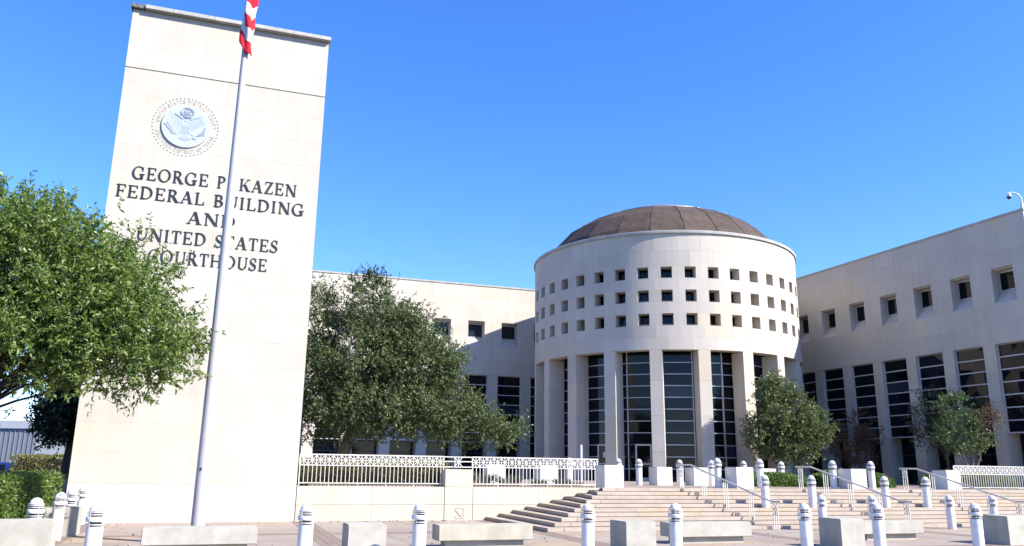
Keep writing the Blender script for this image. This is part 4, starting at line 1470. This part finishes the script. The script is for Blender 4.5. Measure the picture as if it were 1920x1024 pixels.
def tree(name, label, cat, base, trunk_pts, trunk_r, ells, mat, bark, nclump, ntwig, nleaf, clump_r, twig_l, leaf, width=0.42, shell=0.5,
         nlimb=40, r0=0.06, group=None, upb=0.15, twigwood=0.25):
    t = thing(name, label, cat, base, 0, group)
    loc = np.array(base)
    ells = [tuple(np.array(e[:3]) - loc) + tuple(e[3:]) for e in ells]
    c, u, tp, td, tl, P_, D_ = crown_points(ells, nclump, ntwig, nleaf, clump_r, twig_l, shell, upb)
    leaves('crown', P_, D_, leaf * (0.65 + 0.7 * rng.random(len(P_))), mat, t, width)
    idx = rng.choice(len(c), min(nlimb, len(c)), replace=False)
    ti = rng.choice(len(tp), int(len(tp) * twigwood), replace=False)
    tw = [(tp[i] - td[i] * 0.1, tp[i] + td[i] * tl[i]) for i in ti]
    limbs(name, base, [tuple(np.array(p) - loc) for p in trunk_pts], trunk_r, [tuple(c[i]) for i in idx], bark, t, r0, 5, tw)
    return t


# big ash at the left
tree('ash_tree', 'large light green leafy tree hanging over the left of the tower', 'tree', (-13.3, 18.6, 0),
     [(-13.3, 18.6, -0.1), (-13.0, 18.55, 1.3), (-12.4, 18.4, 2.6), (-11.6, 18.3, 3.9), (-11.0, 18.3, 5.2)], [0.24, 0.21, 0.18, 0.14, 0.09],
     [(-12.2, 18.4, 6.35, 1.9, 2.0, 1.85), (-10.9, 18.2, 5.75, 1.7, 1.8, 1.75), (-9.7, 18.6, 5.25, 1.5, 1.6, 1.15), (-8.65, 18.9, 4.85, 0.95, 1.1, 0.95),
      (-9.2, 18.6, 3.95, 1.35, 1.3, 0.6), (-11.2, 18.1, 4.3, 1.9, 1.8, 0.85), (-14.3, 18.3, 5.6, 2.4, 2.2, 2.1), (-8.05, 19.0, 4.35, 0.62, 0.7, 0.65),
      (-10.2, 18.4, 6.4, 0.85, 1.0, 0.8), (-12.9, 18.2, 3.9, 1.1, 1.5, 0.5), (-9.35, 18.6, 6.15, 0.75, 0.8, 0.8), (-8.6, 18.8, 5.7, 0.55, 0.6, 0.65), (-8.3, 18.8, 3.95, 0.75, 0.8, 0.35)],
     M['ash'], M['bark_dark'], 800, 11, 15, 0.40, 0.42, 0.115, 0.36, shell=0.45, nlimb=90, r0=0.045, upb=0.42, twigwood=0.14)
# live oak in front of the left wing
tree('live_oak', 'broad dark green live oak between the tower and the drum', 'tree', (-7.9, 38.5, ZP),
     [(-7.9, 38.5, ZP - 0.1), (-7.85, 38.5, 2.0), (-7.6, 38.5, 2.8), (-7.3, 38.5, 3.8), (-6.9, 38.5, 5.2), (-6.6, 38.5, 6.6)], [0.36, 0.31, 0.27, 0.22, 0.15, 0.08],
     [(-7.0, 38.5, 6.5, 2.4, 2.6, 2.2), (-6.85, 38.5, 9.2, 1.05, 1.4, 1.75), (-9.25, 38.5, 8.7, 0.70, 1.2, 1.9), (-9.0, 38.5, 5.6, 1.7, 2.0, 1.9), (-4.5, 38.4, 6.3, 1.6, 1.9, 1.6),
      (-3.8, 38.2, 4.4, 2.4, 2.1, 1.15), (-1.9, 38.2, 3.75, 1.7, 1.4, 0.72), (-0.25, 38.2, 3.45, 0.95, 0.9, 0.36), (-6.4, 37.6, 4.3, 2.7, 2.1, 1.15), (-5.2, 38.4, 8.1, 1.0, 1.2, 1.05), (-3.4, 38.4, 6.3, 0.9, 0.9, 1.2), (-9.3, 38.3, 3.7, 1.1, 1.2, 0.8), (-4.2, 38.4, 7.7, 1.0, 1.0, 1.05), (-5.4, 38.4, 8.9, 0.8, 0.9, 0.8), (-3.0, 38.3, 6.9, 0.8, 0.9, 0.9)],
     M['oak'], M['bark'], 1050, 15, 13, 0.50, 0.40, 0.105, 0.50, shell=0.5, nlimb=90, r0=0.055, upb=0.2, twigwood=0.05)
# second stem of the oak's trunk pair
# small tree in front of the drum's right side
tree('small_tree', 'small rounded evergreen tree in front of the drum right side', 'tree', (16.7, 47.3, ZP),
     [(16.7, 47.3, ZP - 0.1), (16.6, 47.3, 1.95), (16.3, 47.3, 3.0), (15.9, 47.3, 4.4)], [0.11, 0.095, 0.08, 0.045],
     [(15.65, 47.3, 5.2, 1.45, 1.3, 1.7), (14.75, 47.2, 3.9, 1.2, 1.2, 1.15), (16.7, 47.2, 4.1, 1.6, 1.4, 1.3), (17.7, 47.2, 4.55, 0.65, 0.8, 0.75), (16.1, 47.0, 3.1, 1.75, 1.2, 0.75), (15.3, 47.3, 6.4, 0.75, 0.8, 0.8)],
     M['small'], M['bark_dark'], 480, 9, 13, 0.37, 0.32, 0.125, 0.40, shell=0.3, nlimb=30, r0=0.03, upb=0.2, twigwood=0.06)
# dry brown tree in the wing's shade
tree('dry_tree', 'thin tree with brown dry leaves in shade before the right wing', 'tree', (20.9, 49.5, ZP),
     [(20.9, 49.5, ZP - 0.1), (20.9, 49.5, 2.0), (20.8, 49.5, 3.2), (20.9, 49.5, 4.6)], [0.07, 0.06, 0.045, 0.02],
     [(20.9, 49.5, 4.6, 0.9, 0.9, 0.95), (20.0, 49.4, 3.4, 0.9, 0.9, 0.8), (21.6, 49.5, 3.6, 0.75, 0.8, 0.9), (20.9, 49.4, 2.9, 1.1, 1.0, 0.6)],
     M['brown'], M['bark_dark'], 120, 7, 8, 0.30, 0.34, 0.10, 0.42, shell=0.2, nlimb=30, r0=0.02, upb=0.3, twigwood=0.8)
# multi stem tree by the right fence
t3 = tree('crape_tree', 'slim pale multi stem tree with green and rusty leaves behind right fence', 'tree', (23.3, 42.0, ZP),
          [(23.3, 42.0, ZP - 0.1), (23.2, 42.0, 2.2), (22.9, 42.0, 3.2), (22.8, 42.0, 4.4)], [0.06, 0.05, 0.04, 0.02],
          [(22.9, 42.0, 4.9, 0.85, 0.8, 0.95), (22.4, 41.9, 3.9, 0.8, 0.8, 0.8), (23.9, 42.0, 3.7, 0.7, 0.8, 0.6), (23.1, 42.0, 3.4, 1.1, 0.9, 0.6)],
          M['small2'], M['bark_pale'], 120, 7, 9, 0.28, 0.28, 0.105, 0.45, shell=0.25, nlimb=24, r0=0.018, upb=0.3, twigwood=0.3)
mb = MB()
for (x1, z1, x2, z2) in ((-0.55, 1.3, -0.7, 2.6), (0.25, 1.4, 0.3, 3.0), (0.6, 1.5, 0.95, 3.1)):
    mb.tube([(0.02, 0, 0), (x1 * 0.6, 0.05, z1 * 0.6), (x1, 0, z1), (x2, 0, z2)], [0.045, 0.038, 0.03, 0.012], 7)
mb.obj('side_stems', M['bark_pale'], t3, smooth=60)
c, u, tp, td, tl, P_, D_ = crown_points([(0.95, 0, 3.3, 0.65, 0.6, 0.75), (1.3, 0, 3.6, 0.45, 0.4, 0.5)], 46, 6, 7, 0.25, 0.3, 0.2, 0.3)
leaves('rusty_leaves', P_, D_, 0.085, M['brown'], t3)
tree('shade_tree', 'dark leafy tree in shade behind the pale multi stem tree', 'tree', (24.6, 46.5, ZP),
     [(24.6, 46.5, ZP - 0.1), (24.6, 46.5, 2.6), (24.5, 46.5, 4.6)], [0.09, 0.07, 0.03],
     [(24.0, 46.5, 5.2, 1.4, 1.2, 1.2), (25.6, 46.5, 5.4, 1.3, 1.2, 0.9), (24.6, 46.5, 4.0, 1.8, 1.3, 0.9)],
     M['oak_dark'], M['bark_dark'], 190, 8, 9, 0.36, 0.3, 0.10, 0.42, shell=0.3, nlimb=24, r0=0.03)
# dark tree beyond the tower's left side
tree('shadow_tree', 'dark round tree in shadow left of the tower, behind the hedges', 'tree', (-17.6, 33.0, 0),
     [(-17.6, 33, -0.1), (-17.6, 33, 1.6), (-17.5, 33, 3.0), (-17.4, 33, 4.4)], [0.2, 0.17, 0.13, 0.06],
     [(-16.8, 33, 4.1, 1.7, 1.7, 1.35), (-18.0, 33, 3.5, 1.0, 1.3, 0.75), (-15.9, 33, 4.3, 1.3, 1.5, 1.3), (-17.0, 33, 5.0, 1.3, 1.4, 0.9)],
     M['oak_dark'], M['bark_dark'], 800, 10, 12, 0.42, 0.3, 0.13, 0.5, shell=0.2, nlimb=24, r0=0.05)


def hedge(name, label, x0, x1, y0, y1, z0, z1, loc, rz, mat, n, leaf=0.06, cat='hedge', group=None, rough=0.03, round_=0.0):
    """clipped hedge: solid dark twig core, leaves on and just under every face"""
    t = thing(name, label, cat, loc, rz, group)
    mb = MB(); mb.bevbox(x0 + 0.14, x1 - 0.14, y0 + 0.14, y1 - 0.14, z0, z1 - 0.14, 0.08); mb.obj('twig_core', M['bark_dark'], t)
    dx, dy, dz = x1 - x0, y1 - y0, z1 - z0
    areas = np.array([dx * dy, dx * dz, dx * dz, dy * dz, dy * dz]); pr = areas / areas.sum()
    f = rng.choice(5, n, p=pr)
    a, b_ = rng.random(n), rng.random(n)
    P_ = np.zeros((n, 3)); Nn = np.zeros((n, 3))
    for k in range(5):
        q = f == k
        if k == 0: P_[q] = np.stack([x0 + a[q] * dx, y0 + b_[q] * dy, np.full(q.sum(), z1)], 1); Nn[q] = (0, 0, 1)
        if k == 1: P_[q] = np.stack([x0 + a[q] * dx, np.full(q.sum(), y0), z0 + b_[q] * dz], 1); Nn[q] = (0, -1, 0)
        if k == 2: P_[q] = np.stack([x0 + a[q] * dx, np.full(q.sum(), y1), z0 + b_[q] * dz], 1); Nn[q] = (0, 1, 0)
        if k == 3: P_[q] = np.stack([np.full(q.sum(), x0), y0 + a[q] * dy, z0 + b_[q] * dz], 1); Nn[q] = (-1, 0, 0)
        if k == 4: P_[q] = np.stack([np.full(q.sum(), x1), y0 + a[q] * dy, z0 + b_[q] * dz], 1); Nn[q] = (1, 0, 0)
    w = 0.05 * (np.sin(P_[:, :1] * 5.1 + P_[:, 1:2] * 3.3) + np.sin(P_[:, 2:3] * 6.3 + P_[:, :1] * 2.2 + P_[:, 1:2] * 7.1))
    P_ = P_ + Nn * (w * 0.6 - 0.17 * rng.random((n, 1)) ** 1.5 + rough)
    if round_:
        cx, cy = (x0 + x1) / 2, (y0 + y1) / 2
        r2 = ((P_[:, 0] - cx) / (dx / 2)) ** 2 + ((P_[:, 1] - cy) / (dy / 2)) ** 2
        P_[:, 2] -= round_ * r2 * np.clip((P_[:, 2] - z0) / dz, 0, 1)
    D_ = unit(Nn * 0.8 + rng.normal(size=(n, 3)) * 0.8)
    leaves('foliage', P_, D_, leaf * (0.7 + 0.6 * rng.random(n)), mat, t, 0.6)
    return t


# hedge rows, local x along the wall direction, local y = -d
hedge('clipped_hedge', 'clipped green hedge at the lower left, beside the bollards', -2.6, 0, -12.2, -0.9, 0, 1.42, W(-6.75, 0, 0), A, M['hedge'], 42000, 0.075)
hedge('clipped_hedge', 'clipped yellow green hedge behind the fence next to the tower', 0, 5.4, 0, 1.2, 0, 0.80, W(-0.1, -0.75, ZP), A, M['hedge_y'], 22000, 0.055)
hedge('clipped_hedge', 'sunlit clipped hedge far left behind the front hedge', 0, 4.2, 0, 1.6, 0, 2.15, (-26.4, 44.0, 0), 0.0, M['hedge_y'], 12000, 0.09)
hedge('low_shrub', 'low bright green shrub between the middle handrail and the lone planter', 0, 2.8, 0, 1.6, 0, 0.55, W(19.0, -2.0, ZP), A, M['shrub'], 9000, 0.075, 'shrub', None, 0.04, 0.15)
hedge('low_shrub', 'long low bright green shrub right of the lone planter', 0, 3.3, 0, 2.0, 0, 0.72, W(22.9, -1.6, ZP), A, M['shrub'], 14000, 0.075, 'shrub', None, 0.04, 0.2)
hedge('low_shrub', 'low green shrub behind the white fence at the right edge', 0, 4.2, 0, 1.6, 0, 0.78, W(28.6, -1.0, ZP), A, M['shrub'], 9000, 0.075, 'shrub', None, 0.04, 0.2)


def grass_clump(label, s, d, h, n, spread):
    t = thing('grass_clump', label, 'ornamental grass', W(s, d, ZP), A, 'grass clumps behind the fence')
    a = rng.random(n) * 2 * PI
    r = spread * np.sqrt(rng.random(n))
    P_ = np.stack([np.cos(a) * r, np.sin(a) * r, np.zeros(n)], 1)
    D_ = unit(np.stack([np.cos(a) * 0.45, np.sin(a) * 0.45, np.ones(n)], 1) + rng.normal(size=(n, 3)) * 0.18)
    leaves('blades', P_, D_, h * (0.6 + 0.6 * rng.random(n)), M['blade'], t, 0.05, droop=0.2)
    mb = MB(); mb.lathe([(spread * 1.1, 0.004), (spread * 0.7, 0.05), (0.01, 0.06)], 14); mb.obj('soil_mound', M['soil'], t)


for s, d, h, sp, lb in ((6.6, -1.0, 0.62, 0.45, 'tall grey green grass clump right next to the stone post behind fence'),
                        (7.7, -1.1, 0.50, 0.40, 'grey green grass clump second from the stone post behind fence'),
                        (8.9, -1.0, 0.34, 0.30, 'low grass clump before the shaded gap between two planters'),
                        (9.75, -0.9, 0.40, 0.28, 'spiky grass clump in front of the wide planter behind fence'),
                        (10.45, -1.1, 0.22, 0.22, 'smallest grass clump near the end of the fence')):
    grass_clump(lb, s, d, h, 260, sp)

n = 420
ss = np.concatenate([rng.uniform(-6, 14, 260), rng.normal(-5.6, 1.0, 80), rng.uniform(-0.2, 6.4, 80)])
dd = np.concatenate([rng.uniform(0.2, 13, 260), rng.uniform(0.3, 12, 80), np.abs(rng.normal(0, 0.25, 80)) + 0.05])
keep = ~((ss > 5.9) & (dd < 6.0))
P_ = np.array([tuple(W(a_, b__, 0.012)) for a_, b__ in zip(ss[keep], dd[keep])])
D_ = unit(np.stack([rng.normal(size=len(P_)), rng.normal(size=len(P_)), 0.12 * rng.random(len(P_))], 1))
tag(leaves('fallen_leaves', P_, D_, 0.07 * (0.6 + 0.8 * rng.random(len(P_))), M['brown'], None, 0.5, droop=0.0), kind='stuff')

# ------------------------------------------------------------------ far left background
t = thing('warehouse', 'grey blue metal warehouse with pale roof edge at far left', 'building', (-75, 88, 0))
mb = MB(); mb.box(0, 24.6, 0, 18, -0.1, 5.4); mb.obj('wall', M['siding'], t)
for k in range(48):
    link('siding_rib', boxmesh('siding_rib', 0.10, 0.06, 5.38, M['siding']), t, (0.25 + k * 0.51, -0.063, 0.0))
mb = MB(); mb.box(-0.2, 24.8, -0.22, 18.2, 5.41, 6.25); mb.obj('roof_edge', M['fascia'], t)
mb = MB(); mb.box(18.2, 20.6, -0.12, -0.07, 0, 3.2); mb.obj('door', M['fascia'], t)
GPO = 'white posts beyond the car park'
for k in range(3):
    t = thing('white_post', ('white square post nearest the parked car, far beyond hedge', 'middle one of three white posts beyond the hedge', 'white square post nearest the sunlit hedge')[k], 'post', (-47.9 + k * 0.42, 80.0, 0), 0, GPO)
    mb = MB(); mb.bevbox(-0.14, 0.14, -0.14, 0.14, -0.05, 2.0, 0.01); mb.obj('shaft', M['white'], t)
    mb = MB(); mb.bevbox(-0.18, 0.18, -0.18, 0.18, 2.003, 2.08, 0.01); mb.obj('cap', M['white'], t)

# parked blue car, side on
t = thing('parked_car', 'dark blue sport utility car parked beyond the hedge at left edge', 'car', (-29.05, 46.0, 0))
bm = bmesh.new()
side = [(-2.3, 0.35), (-2.35, 0.75), (-2.2, 1.02), (-1.25, 1.12), (2.2, 1.12), (2.3, 0.8), (2.28, 0.35)]
cab = [(-1.25, 1.12), (-0.65, 1.72), (-0.4, 1.80), (1.75, 1.80), (2.0, 1.7), (2.2, 1.12)]


def loft(poly, hw, hw2):
    b = MB(); n = len(poly)
    zs = [p[1] for p in poly]; lo, hi = min(zs), max(zs)
    for sg in (-1, 1):
        for (x, z_) in poly:
            f = (z_ - lo) / (hi - lo)
            b.v.append((x, sg * (hw + (hw2 - hw) * f), z_))
    b.f.append(list(range(n))); b.f.append(list(range(n, 2 * n))[::-1])
    for i in range(n):
        j = (i + 1) % n
        b.f.append([i, n + i, n + j, j])
    b.mi = [0] * len(b.f)
    return b


o = loft(side, 0.90, 0.93).obj('body', M['carblue'], t, smooth=30)
bv = o.modifiers.new('bevel', 'BEVEL'); bv.width = 0.05; bv.segments = 3
o = loft([(x, z_ + 0.001) for x, z_ in cab], 0.90, 0.70).obj('cabin', M['carblue'], t, smooth=30)
bv = o.modifiers.new('bevel', 'BEVEL'); bv.width = 0.05; bv.segments = 3
for (xa, xb, xc, xd) in ((-0.95, -0.48, 0.2, 0.2), (0.30, 0.30, 1.1, 1.1), (1.2, 1.2, 1.75, 1.62)):
    mb = MB()
    for sg in (-1,):
        mb.quadhex([(xa, -0.905, 1.2), (xc + 0.0, -0.905, 1.2), (xc, -0.86, 1.2), (xa, -0.86, 1.2), (xb, -0.755, 1.68), (xd, -0.755, 1.68), (xd, -0.70, 1.68), (xb, -0.70, 1.68)])
    mb.obj('window', M['glass'], t)
mb = MB(); mb.quadhex([(-1.26, -0.74, 1.16), (-1.22, -0.74, 1.16), (-1.22, 0.74, 1.16), (-1.26, 0.74, 1.16), (-0.68, -0.6, 1.72), (-0.62, -0.6, 1.72), (-0.62, 0.6, 1.72), (-0.68, 0.6, 1.72)]); mb.obj('windscreen', M['glass'], t)
for x in (-1.45, 1.4):
    for y in (-0.86, 0.86):
        w_ = link('wheel', None, t, (x, y, 0.36))
        bm = bmesh.new(); bmesh.ops.create_cone(bm, cap_ends=True, segments=24, radius1=0.36, radius2=0.36, depth=0.24, matrix=Matrix.Rotation(PI / 2, 4, 'X'))
        mb = MB(); mb.add_bm(bm); mb.obj('tyre', M['tyre'], w_)
        bm = bmesh.new(); bmesh.ops.create_cone(bm, cap_ends=True, segments=18, radius1=0.22, radius2=0.22, depth=0.26, matrix=Matrix.Rotation(PI / 2, 4, 'X'))
        mb = MB(); mb.add_bm(bm); mb.obj('rim', M['alu'], w_)
